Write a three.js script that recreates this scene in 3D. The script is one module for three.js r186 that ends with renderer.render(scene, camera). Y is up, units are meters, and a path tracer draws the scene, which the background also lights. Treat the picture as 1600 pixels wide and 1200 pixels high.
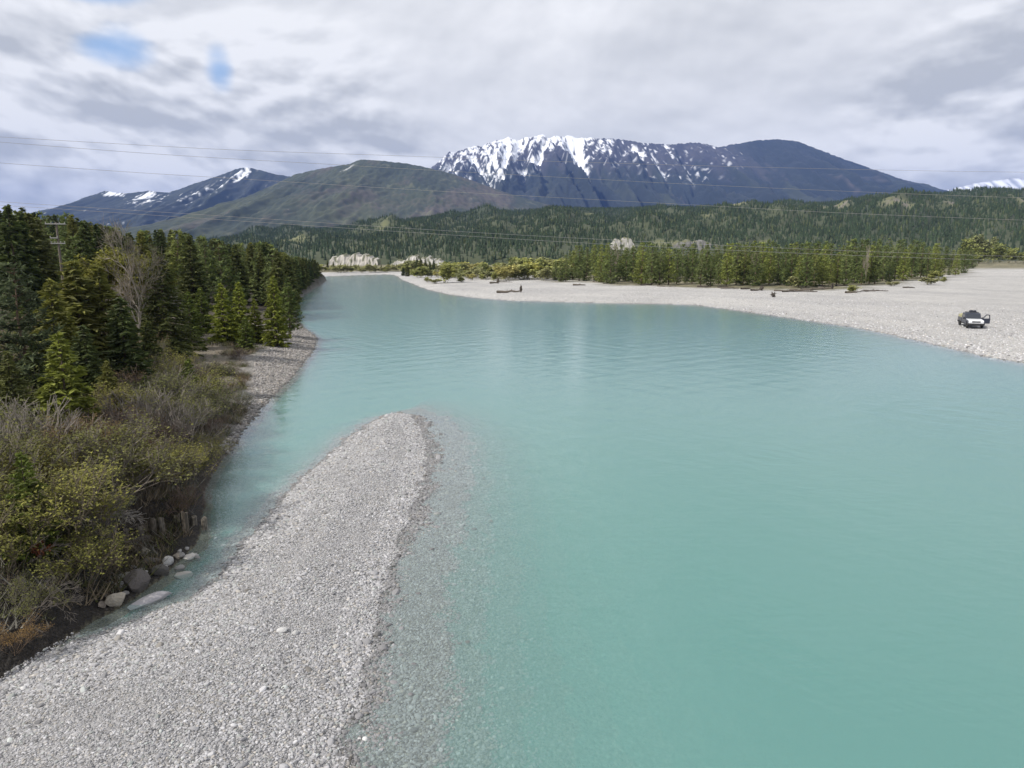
import * as THREE from 'three';
import { mergeGeometries } from 'three/addons/utils/BufferGeometryUtils.js';
import { RoundedBoxGeometry } from 'three/addons/geometries/RoundedBoxGeometry.js';

// ------------------------------------------------------------------ camera, sun, exposure
const F = 1067, HORIZON = 402, EYE = 10;            // lens in photo pixels, horizon row, metres above the river
const PITCH = Math.atan((600 - HORIZON) / F);
const scene = new THREE.Scene();
const camera = new THREE.PerspectiveCamera((2 * Math.atan(600 / F) * 180) / Math.PI, 4 / 3, 0.1, 60000);
camera.position.set(0, EYE, 0);
camera.rotation.x = -PITCH;
const renderer = new THREE.WebGLRenderer({ antialias: true });
renderer.toneMapping = THREE.LinearToneMapping;
renderer.toneMappingExposure = 1.15;
renderer.shadowMap.enabled = true;
const SUN = new THREE.Vector3(-0.66, 0.68, 0.36).normalize();
const sun = new THREE.DirectionalLight(new THREE.Color(1, 0.95, 0.88), 4.0);
sun.name = 'sun';
sun.position.copy(SUN).multiplyScalar(400);
sun.shadow.radius = 1.3;
sun.shadow.mapSize.set(4096, 4096);
Object.assign(sun.shadow.camera, { left: -160, right: 160, top: 160, bottom: -160, near: 1, far: 900 });
scene.add(sun, sun.target);
scene.fog = new THREE.FogExp2(new THREE.Color(0.22, 0.4, 1), 4.3e-5);

// ------------------------------------------------------------------ noise and small tools
function rng(seed) { let s = seed | 0; return () => { s = (s + 0x6d2b79f5) | 0; let t = Math.imul(s ^ (s >>> 15), 1 | s); t = (t + Math.imul(t ^ (t >>> 7), 61 | t)) ^ t; return ((t ^ (t >>> 14)) >>> 0) / 4294967296; }; }
const { clamp, lerp } = THREE.MathUtils;
const ss = (a, b, x) => { const t = clamp((x - a) / (b - a), 0, 1); return t * t * (3 - 2 * t); };
const PERM = new Uint8Array(512), GX = new Float32Array(256), GY = new Float32Array(256), GZ = new Float32Array(256);
{
  const r = rng(77), p = [...Array(256).keys()];
  for (let i = 255; i > 0; i--) { const j = Math.floor(r() * (i + 1)); [p[i], p[j]] = [p[j], p[i]]; }
  for (let i = 0; i < 512; i++) PERM[i] = p[i & 255];
  for (let i = 0; i < 256; i++) { const z = r() * 2 - 1, a = r() * 6.2832, q = Math.sqrt(1 - z * z); GX[i] = Math.cos(a) * q; GY[i] = Math.sin(a) * q; GZ[i] = z; }
}
const fade = (t) => t * t * t * (t * (t * 6 - 15) + 10);
function n3(x, y, z) {
  const xi = Math.floor(x), yi = Math.floor(y), zi = Math.floor(z), a = x - xi, b = y - yi, c = z - zi, u = fade(a), v = fade(b), w = fade(c);
  const X = xi & 255, Y = yi & 255, Z = zi & 255;
  const g = (i, j, k, p, q, s) => { const h = PERM[PERM[PERM[(X + i) & 255] + ((Y + j) & 255)] + ((Z + k) & 255)]; return GX[h] * p + GY[h] * q + GZ[h] * s; };
  const x00 = lerp(g(0, 0, 0, a, b, c), g(1, 0, 0, a - 1, b, c), u), x10 = lerp(g(0, 1, 0, a, b - 1, c), g(1, 1, 0, a - 1, b - 1, c), u);
  const x01 = lerp(g(0, 0, 1, a, b, c - 1), g(1, 0, 1, a - 1, b, c - 1), u), x11 = lerp(g(0, 1, 1, a, b - 1, c - 1), g(1, 1, 1, a - 1, b - 1, c - 1), u);
  return lerp(lerp(x00, x10, v), lerp(x01, x11, v), w) * 1.5;
}
const n2 = (x, y) => n3(x, y, 7.31);
function fbm(x, y, z, o) { let s = 0, a = 0.5, f = 1; for (let i = 0; i < o; i++) { s += a * n3(x * f, y * f, z * f + i * 3.7); a *= 0.5; f *= 2.03; } return s; }
const curve = (pts, x) => {   // piecewise smooth interpolation of [x, y] pairs
  if (x <= pts[0][0]) return pts[0][1];
  for (let i = 1; i < pts.length; i++) if (x <= pts[i][0]) { const t = (x - pts[i - 1][0]) / (pts[i][0] - pts[i - 1][0]); return lerp(pts[i - 1][1], pts[i][1], t); }
  return pts[pts.length - 1][1];
};
// where the line of sight through a photo pixel meets a level plane or a given distance ahead
const CP = Math.cos(PITCH), SP = Math.sin(PITCH);
function ray(px, py) { const X = (px - 800) / F, Y = (600 - py) / F; return [X, Y * CP - SP, -Y * SP - CP]; }
function onPlane(px, py, g = 0) { const d = ray(px, py), t = (g - EYE) / d[1]; return [d[0] * t, d[2] * t]; }
function atDepth(px, py, D) { const d = ray(px, py), t = D / -d[2]; return [d[0] * t, EYE + d[1] * t, -D]; }
function toPixel(x, y, z) { const dy = y - EYE, fwd = -dy * SP - z * CP, up = dy * CP - z * SP; return [800 + (F * x) / fwd, 600 - (F * up) / fwd]; }

const used = {};
function numbered(name) { const n = used[name] ?? 0; used[name] = n + 1; return n ? name + '_' + String(n).padStart(3, '0') : name; }
function tag(o, label, category, group, kind) { if (label) o.userData.label = label; if (category) o.userData.category = category; if (group) o.userData.group = group; if (kind) o.userData.kind = kind; return o; }
function add(o, name) { o.name = numbered(name); scene.add(o); return o; }
function part(parent, name, geo, mat) { const m = new THREE.Mesh(geo, mat); m.name = name; parent.add(m); return m; }
function base(name, x, y, z, turn = 0) { const g = new THREE.Group(); add(g, name); g.position.set(x, y, z); g.rotation.y = turn; return g; }
const lin = (r, g, b) => new THREE.Color().setRGB(r, g, b);
const std = (color, roughness = 0.9, more = {}) => new THREE.MeshStandardMaterial({ color, roughness, ...more });

// collects coloured triangles into one geometry
class Buf {
  constructor() { this.p = []; this.c = []; }
  tri(a, b, c, col) { this.p.push(a[0], a[1], a[2], b[0], b[1], b[2], c[0], c[1], c[2]); for (let i = 0; i < 3; i++) this.c.push(col[0], col[1], col[2]); }
  stick(a, b, ra, rb, col, sides = 3) {
    let dx = b[0] - a[0], dy = b[1] - a[1], dz = b[2] - a[2]; const l = Math.hypot(dx, dy, dz) || 1; dx /= l; dy /= l; dz /= l;
    let ux = dy, uy = -dx, uz = 0.001; if (Math.abs(dz) > 0.9) { ux = 0; uy = dz; uz = -dy; }
    let k = Math.hypot(ux, uy, uz) || 1; ux /= k; uy /= k; uz /= k;
    if (k < 0.02) { ux = 1; uy = 0; uz = 0; }
    let vx = dy * uz - dz * uy, vy = dz * ux - dx * uz, vz = dx * uy - dy * ux; k = Math.hypot(vx, vy, vz) || 1; vx /= k; vy /= k; vz /= k;
    ux = vy * dz - vz * dy; uy = vz * dx - vx * dz; uz = vx * dy - vy * dx;
    const A = [], B = [];
    for (let i = 0; i < sides; i++) { const t = (i / sides) * 6.2832, c = Math.cos(t), s = Math.sin(t); A.push([a[0] + (ux * c + vx * s) * ra, a[1] + (uy * c + vy * s) * ra, a[2] + (uz * c + vz * s) * ra]); B.push([b[0] + (ux * c + vx * s) * rb, b[1] + (uy * c + vy * s) * rb, b[2] + (uz * c + vz * s) * rb]); }
    for (let i = 0; i < sides; i++) { const j = (i + 1) % sides; this.tri(A[i], B[i], B[j], col); this.tri(A[i], B[j], A[j], col); }
  }
  geo() {
    const g = new THREE.BufferGeometry();
    g.setAttribute('position', new THREE.Float32BufferAttribute(this.p, 3));
    g.setAttribute('color', new THREE.Float32BufferAttribute(this.c, 3));
    g.computeVertexNormals();
    return g;
  }
}
const shade = (c, f) => [c[0] * f, c[1] * f, c[2] * f];

// ------------------------------------------------------------------ sky
{
  const W = 4096, H = 2048, data = new Float32Array(W * H * 4);
  const dark = [0.505, 0.522, 0.545], mid = [0.675, 0.687, 0.703], white = [0.88, 0.885, 0.895], blue = [0.3, 0.48, 0.76];
  const holes = [[-28.2, 13.8, 3.2, 2.0], [-21.8, 13.2, 1.6, 2.4], [-30, 17.5, 4, 1.6], [-62, 22, 9, 5], [60, 26, 8, 4], [130, 24, 12, 5], [-120, 30, 12, 6], [180, 35, 14, 5]];
  const density = (x, y, z) => { const wx = n3(x * 1.7 + 5, y * 2.5, z * 1.7) * 0.22; return fbm((x + wx) * 3.4, (y + wx * 0.4) * 7.5, (z - wx * 0.5) * 3.4, 7); };
  for (let row = H / 2 - 4; row < H; row++) {
    const el = ((row + 0.5) / H - 0.5) * Math.PI, eld = (el * 180) / Math.PI, step = eld > 55 ? 4 : 1;
    for (let col = 0; col < W; col++) {
      const o = (row * W + col) * 4;
      if (col % step) { for (let c = 0; c < 4; c++) data[o + c] = data[o - 4 + c]; continue; }
      const ro = ((col + 0.5) / W - 0.5) * 2 * Math.PI, ce = Math.cos(el), x = Math.cos(ro) * ce, y = Math.sin(el), z = Math.sin(ro) * ce;
      let az = (ro * 180) / Math.PI + 90; if (az > 180) az -= 360;      // 0 is straight ahead, right is positive
      const d = density(x, y, z), d2 = density(x - 0.007, y + 0.013, z + 0.005);
      const low = n3(x * 2.3 + 9, y * 4 + 2, z * 2.3);
      const puffy = ss(0.05, -0.35, low - 0.35 * ss(-10, -34, az) * ss(-80, -60, az));
      let t = 0.63 + d * 0.46 + low * 0.12, e = (d - d2) * (0.7 + 3.0 * puffy);
      let L = clamp(t + e * 1.4, 0, 1);
      const dk = Math.exp(-(((az - 13.5) / 6) ** 2) - ((eld - 14.6) / 2.2) ** 2) * 0.33 + Math.exp(-(((az + 24) / 7) ** 2) - ((eld - 9) / 1.6) ** 2) * 0.2;
      L = clamp(L - dk * (0.7 + d * 1.5), 0, 1);
      L = lerp(L, 0.62 + d * 0.35, ss(7, 0, eld) * 0.6);
      let hole = 0;
      for (const [a, b, sa, sb] of holes) hole = Math.max(hole, Math.exp(-(((az - a) / sa) ** 2) - ((eld - b) / sb) ** 2));
      hole = ss(0.25, 0.9, hole * 1.25 - d * 1.6 - 0.08) * ss(0.06, 0.3, hole);
      for (let c = 0; c < 3; c++) {
        let v = L < 0.5 ? lerp(dark[c], mid[c], L * 2) : lerp(mid[c], white[c], (L - 0.5) * 2);
        data[o + c] = lerp(v, blue[c] * (1.05 - 0.25 * y), hole * 0.85);
      }
      data[o + 3] = 1;
    }
  }
  const t = new THREE.DataTexture(data, W, H, THREE.RGBAFormat, THREE.FloatType);
  t.mapping = THREE.EquirectangularReflectionMapping; t.magFilter = THREE.LinearFilter; t.needsUpdate = true;
  scene.background = t; scene.environment = t;
}

// ------------------------------------------------------------------ the lie of the land
const px0 = (list) => list.map(([a, b]) => onPlane(a, b, 0));
const LEFT = [[-16, 60], [-15, 5], ...px0([[-60, 1112], [30, 1052], [100, 1006], [150, 970], [195, 946], [240, 916], [272, 888], [296, 864], [314, 842], [322, 815], [318, 790], [325, 762], [338, 736], [352, 712], [368, 692], [384, 668], [404, 642], [425, 618], [445, 600], [465, 578], [482, 558], [494, 540], [497, 530], [486, 521], [471, 509], [462, 496], [459, 483], [463, 470], [478, 458], [492, 449], [503, 442.5], [508, 438.5], [498, 436], [470, 436]]), [-300, -300], [-3000, -500], [-3000, 60]];
const BAR = [[-16, 30], ...px0([[-60, 1104], [20, 1051], [60, 1029], [110, 1004], [160, 988], [210, 970], [250, 952], [290, 935], [325, 914], [350, 888], [372, 862], [395, 835], [420, 805], [445, 778], [480, 745], [515, 712], [545, 685], [575, 664], [600, 652], [624, 643], [640, 650], [655, 667], [667, 690], [668, 705], [662, 740], [655, 770], [640, 810], [625, 850], [612, 890], [600, 930], [590, 965], [585, 1000], [577, 1040], [568, 1080], [556, 1115], [545, 1140], [525, 1200]]), [-3, 0], [-5, 30]];
const RIGHT = [[-3000, -900], [-420, -430], ...px0([[480, 433], [520, 431.4], [560, 430], [600, 428.8], [616, 429.5], [622, 433], [629, 438], [640, 441.5], [652, 447], [668, 453], [700, 460], [750, 466], [800, 470], [900, 472.5], [960, 474], [1040, 475], [1090, 477], [1150, 485], [1250, 499], [1350, 514], [1450, 536], [1540, 557], [1600, 567], [1750, 606]]), [56, -25], [60, 60], [3000, 60], [3000, -3000], [-3000, -3000]];
function signed(poly, x, z) {   // distance to the outline, positive inside
  let best = 1e12, inside = false;
  for (let i = 0, j = poly.length - 1; i < poly.length; j = i++) {
    const ax = poly[j][0], az = poly[j][1], bx = poly[i][0], bz = poly[i][1], ex = bx - ax, ez = bz - az;
    const t = clamp(((x - ax) * ex + (z - az) * ez) / (ex * ex + ez * ez), 0, 1), qx = ax + ex * t - x, qz = az + ez * t - z, q = qx * qx + qz * qz;
    if (q < best) best = q;
    if (az > z !== bz > z && x < (ex * (z - az)) / ez + ax) inside = !inside;
  }
  return Math.sqrt(best) * (inside ? 1 : -1);
}
const MUD = px0([[190, 852], [212, 842], [262, 834], [335, 820], [332, 846], [305, 872], [275, 896], [200, 948], [150, 972], [140, 945], [168, 905]]);
const WOOD = [...[[874, 434], [930, 440], [1000, 443], [1100, 446], [1200, 448], [1290, 449], [1370, 444], [1440, 437], [1490, 431], [1525, 421]].map(([a, b]) => onPlane(a, b, 1.9)), [330, -900], [-60, -900]];
const beachWidth = (D) => lerp(0.5, 4.6, ss(40, 66, D));
const GENTLE = (D) => ss(33, 42, D) * ss(104, 88, D);      // the stretch of left bank with a gravel beach
function land(x, z) {
  const D = -z, far = Math.hypot(x, z), w = 0.5 * Math.min(1, far / 40);
  const wob = fbm(x * 0.55, z * 0.55, 1, 3) * w + fbm(x * 0.06, z * 0.06, 4, 2) * Math.min(6, far * 0.02) * 0.4;
  const b = far < 90 ? signed(BAR, x, z) + wob * 0.9 : -99, l = x < 30 ? signed(LEFT, x, z) + wob * 0.7 : -99, r = signed(RIGHT, x, z) + wob;
  return { b, l, r, D, far };
}
function height(x, z, at = land(x, z)) {
  const { b, l, r, D, far } = at;
  const creek = ss(27, 21, D) * ss(-5.5, -7.5, x), under = lerp(-1.7 + 0.35 * fbm(x * 0.08, z * 0.08, 2, 3), -0.2 + 0.12 * fbm(x * 0.6, z * 0.6, 2, 3), creek);
  let h = under;
  h = Math.max(h, b > 0 ? 0.62 * (1 - Math.exp(-b * 0.22)) + 0.02 * Math.min(b, 6) : b * lerp(0.045, 0.17, ss(-6.3, -7.8, x)) - b * b * 0.0052);
  if (l > -40) {
    const g = GENTLE(D), rise = 2.0 * (1 - Math.exp(-l * 0.5)), slow = 1.25 * (1 - Math.exp(-l * 0.16));
    h = Math.max(h, l > 0 ? lerp(rise, slow, g) + 0.012 * Math.min(l, 80) + Math.min(4, Math.max(0, -x - 42) * 0.05) : l * lerp(0.3, 0.22, g));
  }
  if (r > -40) h = Math.max(h, r > 0 ? 0.75 * (1 - Math.exp(-r * 0.13)) + 0.009 * Math.min(r, 900) + 0.25 * fbm(x * 0.03, z * 0.03, 3, 3) * Math.min(1, r / 12) : r * 0.16);
  if (D > 14 && D < 27 && x < -5) h = lerp(h, Math.min(h, 0.1 + 0.1 * n2(x * 2, z * 2)), ss(-0.45, 0.25, signed(MUD, x, z)));
  const rough = fbm(x * 1.3, z * 1.3, 5, 3) * (0.06 + 0.14 * (l > 3 ? 1 : 0)) * Math.min(1, 60 / far);
  return h + rough;
}

// the gravel, sand and soil texture: grain only, in metres
function grainTexture(size, seed, draw) {
  const d = new Uint8Array(size * size * 4), r = rng(seed);
  for (let i = 0; i < size * size; i++) { const v = draw(i % size, Math.floor(i / size), r); d[i * 4] = v[0]; d[i * 4 + 1] = v[1]; d[i * 4 + 2] = v[2]; d[i * 4 + 3] = 255; }
  const t = new THREE.DataTexture(d, size, size); t.wrapS = t.wrapT = THREE.RepeatWrapping; t.magFilter = THREE.LinearFilter; t.needsUpdate = true; return t;
}
const pebbleTone = new Float32Array(1024 * 1024).fill(0.55), pebbleHeight = new Float32Array(1024 * 1024);
{
  const r = rng(5), S = 1024;
  for (let k = 0; k < 26000; k++) {
    const cx = r() * S, cy = r() * S, a = 2 + 8 * Math.pow(r(), 2.4), b = a * (0.55 + r() * 0.4), th = r() * 3.14, c = Math.cos(th), s = Math.sin(th), tone = 0.5 + (r() - 0.45) * 0.75;
    for (let y = -Math.ceil(a); y <= a; y++) for (let x = -Math.ceil(a); x <= a; x++) {
      const u = (x * c + y * s) / a, v = (-x * s + y * c) / b, q = u * u + v * v; if (q > 1) continue;
      const i = ((Math.floor(cy + y) + S) % S) * S + ((Math.floor(cx + x) + S) % S), h = Math.sqrt(1 - q) * a;
      if (h + 1 > pebbleHeight[i] * 0.7) { pebbleHeight[i] = h; pebbleTone[i] = tone; }
    }
  }
}
const groundMap = grainTexture(1024, 3, (x, y, r) => { const i = y * 1024 + x, v = clamp(0.78 + (pebbleTone[i] - 0.5) * 0.42 + (r() - 0.5) * 0.08, 0, 1) * 255; return [v, v * 0.995, v * 0.99]; });
const groundBump = grainTexture(1024, 4, (x, y) => { const v = clamp(pebbleHeight[y * 1024 + x] / 10, 0, 1) * 255; return [v, v, v]; });
groundMap.colorSpace = THREE.SRGBColorSpace;

{
  const ang = []; for (let a = -180; a < -50; a += 5) ang.push(a); for (let a = -50; a <= 50.001; a += 0.165) ang.push(a); for (let a = 55; a <= 180; a += 5) ang.push(a);
  const rad = [0.5]; let q = 5; while (q < 620) { rad.push(q); q *= q < 60 ? 1.0085 : 1.012; } while (q < 12500) { rad.push(q); q *= 1.15; }
  const nA = ang.length, nR = rad.length, pos = new Float32Array(nA * nR * 3), col = new Float32Array(nA * nR * 3), uv = new Float32Array(nA * nR * 2), idx = [];
  const gravel = [0.5, 0.495, 0.5], pale = [0.72, 0.705, 0.68], soil = [0.075, 0.06, 0.045], sandy = [0.3, 0.26, 0.2], moss = [0.1, 0.105, 0.045], tan = [0.38, 0.34, 0.21], wet = [0.25, 0.245, 0.22], silt = [0.5, 0.52, 0.47];
  const mix = (a, b, t) => [lerp(a[0], b[0], t), lerp(a[1], b[1], t), lerp(a[2], b[2], t)];
  for (let i = 0; i < nR; i++) for (let j = 0; j < nA; j++) {
    const a = (ang[j] * Math.PI) / 180, x = Math.sin(a) * rad[i], z = -Math.cos(a) * rad[i], k = i * nA + j, at = land(x, z), h = height(x, z, at);
    pos[k * 3] = x; pos[k * 3 + 1] = h; pos[k * 3 + 2] = z; uv[k * 2] = x / 7; uv[k * 2 + 1] = z / 7;
    const f = fbm(x * 0.25, z * 0.25, 8, 4), g = fbm(x * 0.9, z * 0.9, 9, 3);
    let c;
    if (at.r > -3 && at.r >= at.b && at.r >= at.l) {
      const wood = at.far < 1000 ? signed(WOOD, x, z) : 50, fl = fbm(x * 0.05, z * 0.05, 12, 4);
      c = mix([0.78, 0.765, 0.735], [0.62, 0.61, 0.6], clamp(0.5 + fl * 1.4 + n2(at.r * 0.22, x * 0.012) * 0.5, 0, 1));
      const scrub = x < -4 ? ss(26, 44, at.r + fl * 14) : 0;
      c = mix(c, mix(tan, moss, clamp(0.35 + f * 1.5, 0, 1)), Math.max(ss(-9, 5, wood + fl * 22 + f * 6), scrub, ss(430, 520, at.far)));
    } else if (at.l > at.b && at.l > -2 && at.b < 0.15) {
      const G = GENTLE(at.D), bw = beachWidth(at.D), beach = G * ss(bw + 1, bw, at.l + f * 2.5), terrace = G * ss(24, 15, at.l + f * 8) * ss(44, 52, at.D);
      c = mix(soil, moss, ss(0.05, 0.35, f + g * 0.4) * 0.7); if (at.D < 28) c = mix(c, [0.04, 0.034, 0.028], ss(2.2, 0.8, at.l + g));
      c = mix(c, mix(sandy, moss, ss(0.0, 0.3, g + f * 0.5)), terrace);
      c = mix(c, [0.4, 0.38, 0.35], beach);
      c = mix(c, sandy, ss(60, 74, -x) * ss(95, 80, at.D) * ss(55, 62, at.D) * 0.9);
    } else c = mix(gravel, [0.44, 0.42, 0.38], ss(0.1, 0.4, f + g * 0.3) * 0.7);
    if (h < 0.02 && at.D < 27 && x < -6.5) c = mix([0.2, 0.185, 0.12], [0.1, 0.1, 0.07], ss(-0.2, 0.3, f + g)); else if (h < 0.02) c = mix(mix(c, wet, 0.85), silt, ss(-0.2, -0.6, h + g * 0.2 + f * 0.2));
    const v = 1 + g * 0.22;
    col[k * 3] = c[0] * v; col[k * 3 + 1] = c[1] * v; col[k * 3 + 2] = c[2] * v;
    if (i && j) idx.push(k - nA - 1, k - nA, k, k - nA - 1, k, k - 1);
  }
  const g = new THREE.BufferGeometry();
  g.setAttribute('position', new THREE.BufferAttribute(pos, 3)); g.setAttribute('color', new THREE.BufferAttribute(col, 3)); g.setAttribute('uv', new THREE.BufferAttribute(uv, 2));
  g.setIndex(idx); g.computeVertexNormals();
  tag(add(new THREE.Mesh(g, new THREE.MeshStandardMaterial({ vertexColors: true, map: groundMap, bumpMap: groundBump, bumpScale: 0.05, roughness: 0.95 })), 'ground'), 'pale gravel and brown soil of the valley floor', 'ground', null, 'structure');
}

// ------------------------------------------------------------------ the river: a rippled surface over drifting milky silt
{
  const S = 1024, raw = new Float32Array(S * S);
  const waves = [], r = rng(19);
  for (let k = 0; k < 90; k++) { const f = 8 + Math.pow(r(), 1.6) * 150, th = (r() - 0.5) * 2.6 + 1.45; waves.push([Math.round(Math.cos(th) * f), Math.round(Math.sin(th) * f), r() * 6.28, 1 / Math.pow(f, 0.92)]); }
  for (const [a, b, p, amp] of waves) for (let y = 0; y < S; y++) for (let x = 0; x < S; x++) raw[y * S + x] += Math.sin(((a * x + b * y) / S) * 6.28318 + p) * amp;
  let m = 0; for (const v of raw) m = Math.max(m, Math.abs(v));
  const bump = grainTexture(S, 6, (x, y) => { const v = (0.5 + (0.5 * raw[y * S + x]) / m) * 255; return [v, v, v]; });
  const ang = []; for (let a = -180; a < -50; a += 10) ang.push(a); for (let a = -50; a <= 50.001; a += 0.4) ang.push(a); for (let a = 60; a <= 180; a += 10) ang.push(a);
  const rad = [0]; let q = 5; while (q < 640) { rad.push(q); q *= 1.013; }
  const nA = ang.length, nR = rad.length, pos = [], uv = [], idx = [];
  for (let i = 0; i < nR; i++) for (let j = 0; j < nA; j++) {
    const a = (ang[j] * Math.PI) / 180, x = Math.sin(a) * rad[i], z = -Math.cos(a) * rad[i], k = i * nA + j;
    const riffle = ss(0.0, 0.5, fbm(x * 0.03, z * 0.016, 31, 3) + 0.12);
    const y = (n2(x * 0.6 + z * 0.1, z * 0.9) * 0.003 + n2(x * 0.16, z * 0.23) * 0.0035) * (0.2 + 1.6 * riffle);
    pos.push(x, y, z); uv.push(x / 26, z / 26);
    if (i && j) idx.push(k - nA - 1, k - nA, k, k - nA - 1, k, k - 1);
  }
  const g = new THREE.BufferGeometry();
  g.setAttribute('position', new THREE.Float32BufferAttribute(pos, 3)); g.setAttribute('uv', new THREE.Float32BufferAttribute(uv, 2)); g.setIndex(idx); g.computeVertexNormals();
  const river = base('river', 0, 0, 0);
  tag(river, 'milky turquoise glacial river between the gravel banks', 'river', null, 'structure');
  part(river, 'water_surface', g, new THREE.MeshPhysicalMaterial({ color: lin(0.84, 0.93, 0.92), roughness: 0.15, transmission: 0.92, thickness: 0, ior: 1.33, bumpMap: bump, bumpScale: 0.028 }));
  const sheets = [];
  for (const [y, seed] of [0.1, 0.17, 0.25, 0.34, 0.44, 0.55, 0.67, 0.8, 0.94, 1.09, 1.25, 1.42].map((y, i) => [-y, i + 1])) {
    const p = new THREE.PlaneGeometry(560, 520, 90, 90); p.rotateX(-Math.PI / 2); p.translate(0, y, -200); p.deleteAttribute('uv');
    const at = p.attributes.position; for (let i = 0; i < at.count; i++) at.setY(i, y + 0.025 * n2(at.getX(i) * 0.21 + seed * 9, at.getZ(i) * 0.21));
    sheets.push(p);
  }
  part(river, 'suspended_silt', mergeGeometries(sheets), new THREE.MeshStandardMaterial({ color: lin(0.095, 0.38, 0.34), roughness: 1, transparent: true, opacity: 0.21 }));
}

// ------------------------------------------------------------------ mountains
function mountain(name, label, D, crest, o) {
  const x0 = crest[0][0], x1 = crest[crest.length - 1][0], nU = o.nU, nV = o.nV, pos = [], col = [], idx = [];
  for (let j = 0; j <= nV; j++) for (let i = 0; i <= nU; i++) {
    const px = lerp(x0, x1, i / nU), v = j / nV;                       // v 0..0.1 back slope, then front slope down to the foot
    const X = atDepth(px, 300, D)[0], top = atDepth(px, curve(crest, px), D)[1];
    const t = j < 4 ? -(4 - j) / 4 : (v - 4 / nV) / (1 - 4 / nV);
    const S = o.scale, wu = px / S, warp = fbm(wu * 0.5, t * 1.6, o.seed, 3) * 0.9;
    const fu = px / 9, rib = 1 - Math.abs(n3(fu * 0.9 + t * 3.5, t * 9, o.seed + 11)) * 2, grit = fbm(px / 5.5, t * 34, o.seed + 9, 4), [f1, f2, pyv] = o.chutes ? chuteFan(px, t) : [0, 0, 0], ch = o.chutes ? o.chutes(px, t, fbm(px * 0.09, t * 14, 5, 3)) : 0;
    const spur = 1 - Math.abs(n3(wu + warp + t * (o.lean ?? 0), t * 0.7, o.seed + 3)) * 2, spur2 = 1 - Math.abs(n3(wu * 2.7 + warp * 2, t * 1.9, o.seed + 8)) * 2, fine = fbm(wu * 5, t * 9, o.seed + 5, 4);
    let h, z, gully = 0;
    if (t < 0) { h = top * (1 + t * 0.5) - 0; z = -D + t * o.back; } else {
      const body = Math.max(0, t) ** 0.75 * Math.max(0, 1 - t) ** 0.5 * 2;
      gully = (0.5 - spur * 0.5) * 0.62 + (0.5 - spur2 * 0.5) * 0.38;
      h = top * (1 - Math.pow(t, o.shape ?? 0.85)) - top * o.spur * body * gully + top * o.rough * fine * (0.15 + body) + top * 0.02 * (grit * 0.9 + rib * 0.5 - 0.25) * ss(0, 0.04, t) * (o.grit ?? 1) - top * 0.02 * ch + top * 0.05 * (f1 * 0.7 + f2 * 0.4) * ss(0, 0.05, t) * ss(0.75, 0.4, t);
      z = -D + t * o.front + top * 0.25 * (spur - 0.3) * body;
    }
    if (t === 0) h += top * (o.jag ?? 0.006) * n3(wu * 14, 0.3, o.seed);
    pos.push(X, h, z);
    const c = o.paint({ px, t, alt: h / o.top, gully, spur, spur2, fine, wu, warp, rib, grit, ch, f1, f2, pyv, n: (a, b, s) => n3(wu * a, t * b, s) });
    col.push(c[0], c[1], c[2]);
    if (i && j) { const k = j * (nU + 1) + i; idx.push(k - nU - 2, k - 1, k, k - nU - 2, k, k - nU - 1); }
  }
  const g = new THREE.BufferGeometry();
  g.setAttribute('position', new THREE.Float32BufferAttribute(pos, 3)); g.setAttribute('color', new THREE.Float32BufferAttribute(col, 3)); g.setIndex(idx); g.computeVertexNormals();
  tag(add(new THREE.Mesh(g, new THREE.MeshStandardMaterial({ vertexColors: true, roughness: 1 })), name), label, 'mountain', null, 'structure');
}
const mixc = (a, b, t) => [lerp(a[0], b[0], t), lerp(a[1], b[1], t), lerp(a[2], b[2], t)];
const FOREST = [0.016, 0.022, 0.018], ROCK = [0.075, 0.07, 0.076], SNOW = [0.86, 0.88, 0.92];
const CHUTES = [[806, 222, 790, 258, 14, 10], [790, 258, 784, 294, 10, 4], [872, 214, 890, 244, 14, 11], [890, 244, 902, 266, 11, 5], [902, 266, 897, 294, 5, 2.5], [858, 216, 838, 248, 9, 6], [838, 248, 812, 272, 6, 3], [706, 238, 703, 270, 6, 2.5], [985, 230, 1002, 250, 6, 5], [1002, 250, 1014, 266, 4, 2.5], [1043, 255, 1062, 262, 4, 3]];
const SNOWLINE = [[655, 285], [690, 268], [720, 262], [750, 270], [782, 290], [800, 276], [822, 262], [850, 238], [868, 246], [890, 272], [900, 280], [912, 256], [945, 268], [962, 262], [1000, 258], [1040, 264], [1080, 258], [1110, 246], [1128, 238], [1150, 225]];
const COVER = [[655, 0.42], [690, 0.58], [725, 0.6], [780, 0.98], [860, 1.04], [905, 1], [930, 0.62], [960, 0.38], [1000, 0.38], [1060, 0.28], [1110, 0.3], [1128, 0.22], [1145, 0.1], [1200, 0.05], [1215, 0.32], [1232, 0.3], [1245, 0], [1700, 0]];
function chuteFan(px, t) {       // streaks that run together into the couloirs
  const py = 212 + 190 * Math.pow(Math.max(0, t), 0.9), w = fbm(px * 0.03, t * 6, 9, 3) * 14, x = px + w;
  const [cx, cy] = x < 718 ? [702, 300] : x < 852 ? [785, 312] : x < 968 ? [897, 312] : x < 1090 ? [1014, 330] : [1150, 420], r = Math.hypot(px - cx, cy - py), a = Math.atan2(px - cx, Math.max(4, cy - py));
  return [n3(a * 7 + cx, r * 0.012, 1.3), n3(a * 17 + cx, r * 0.03, 5.1), py];
}
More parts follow.
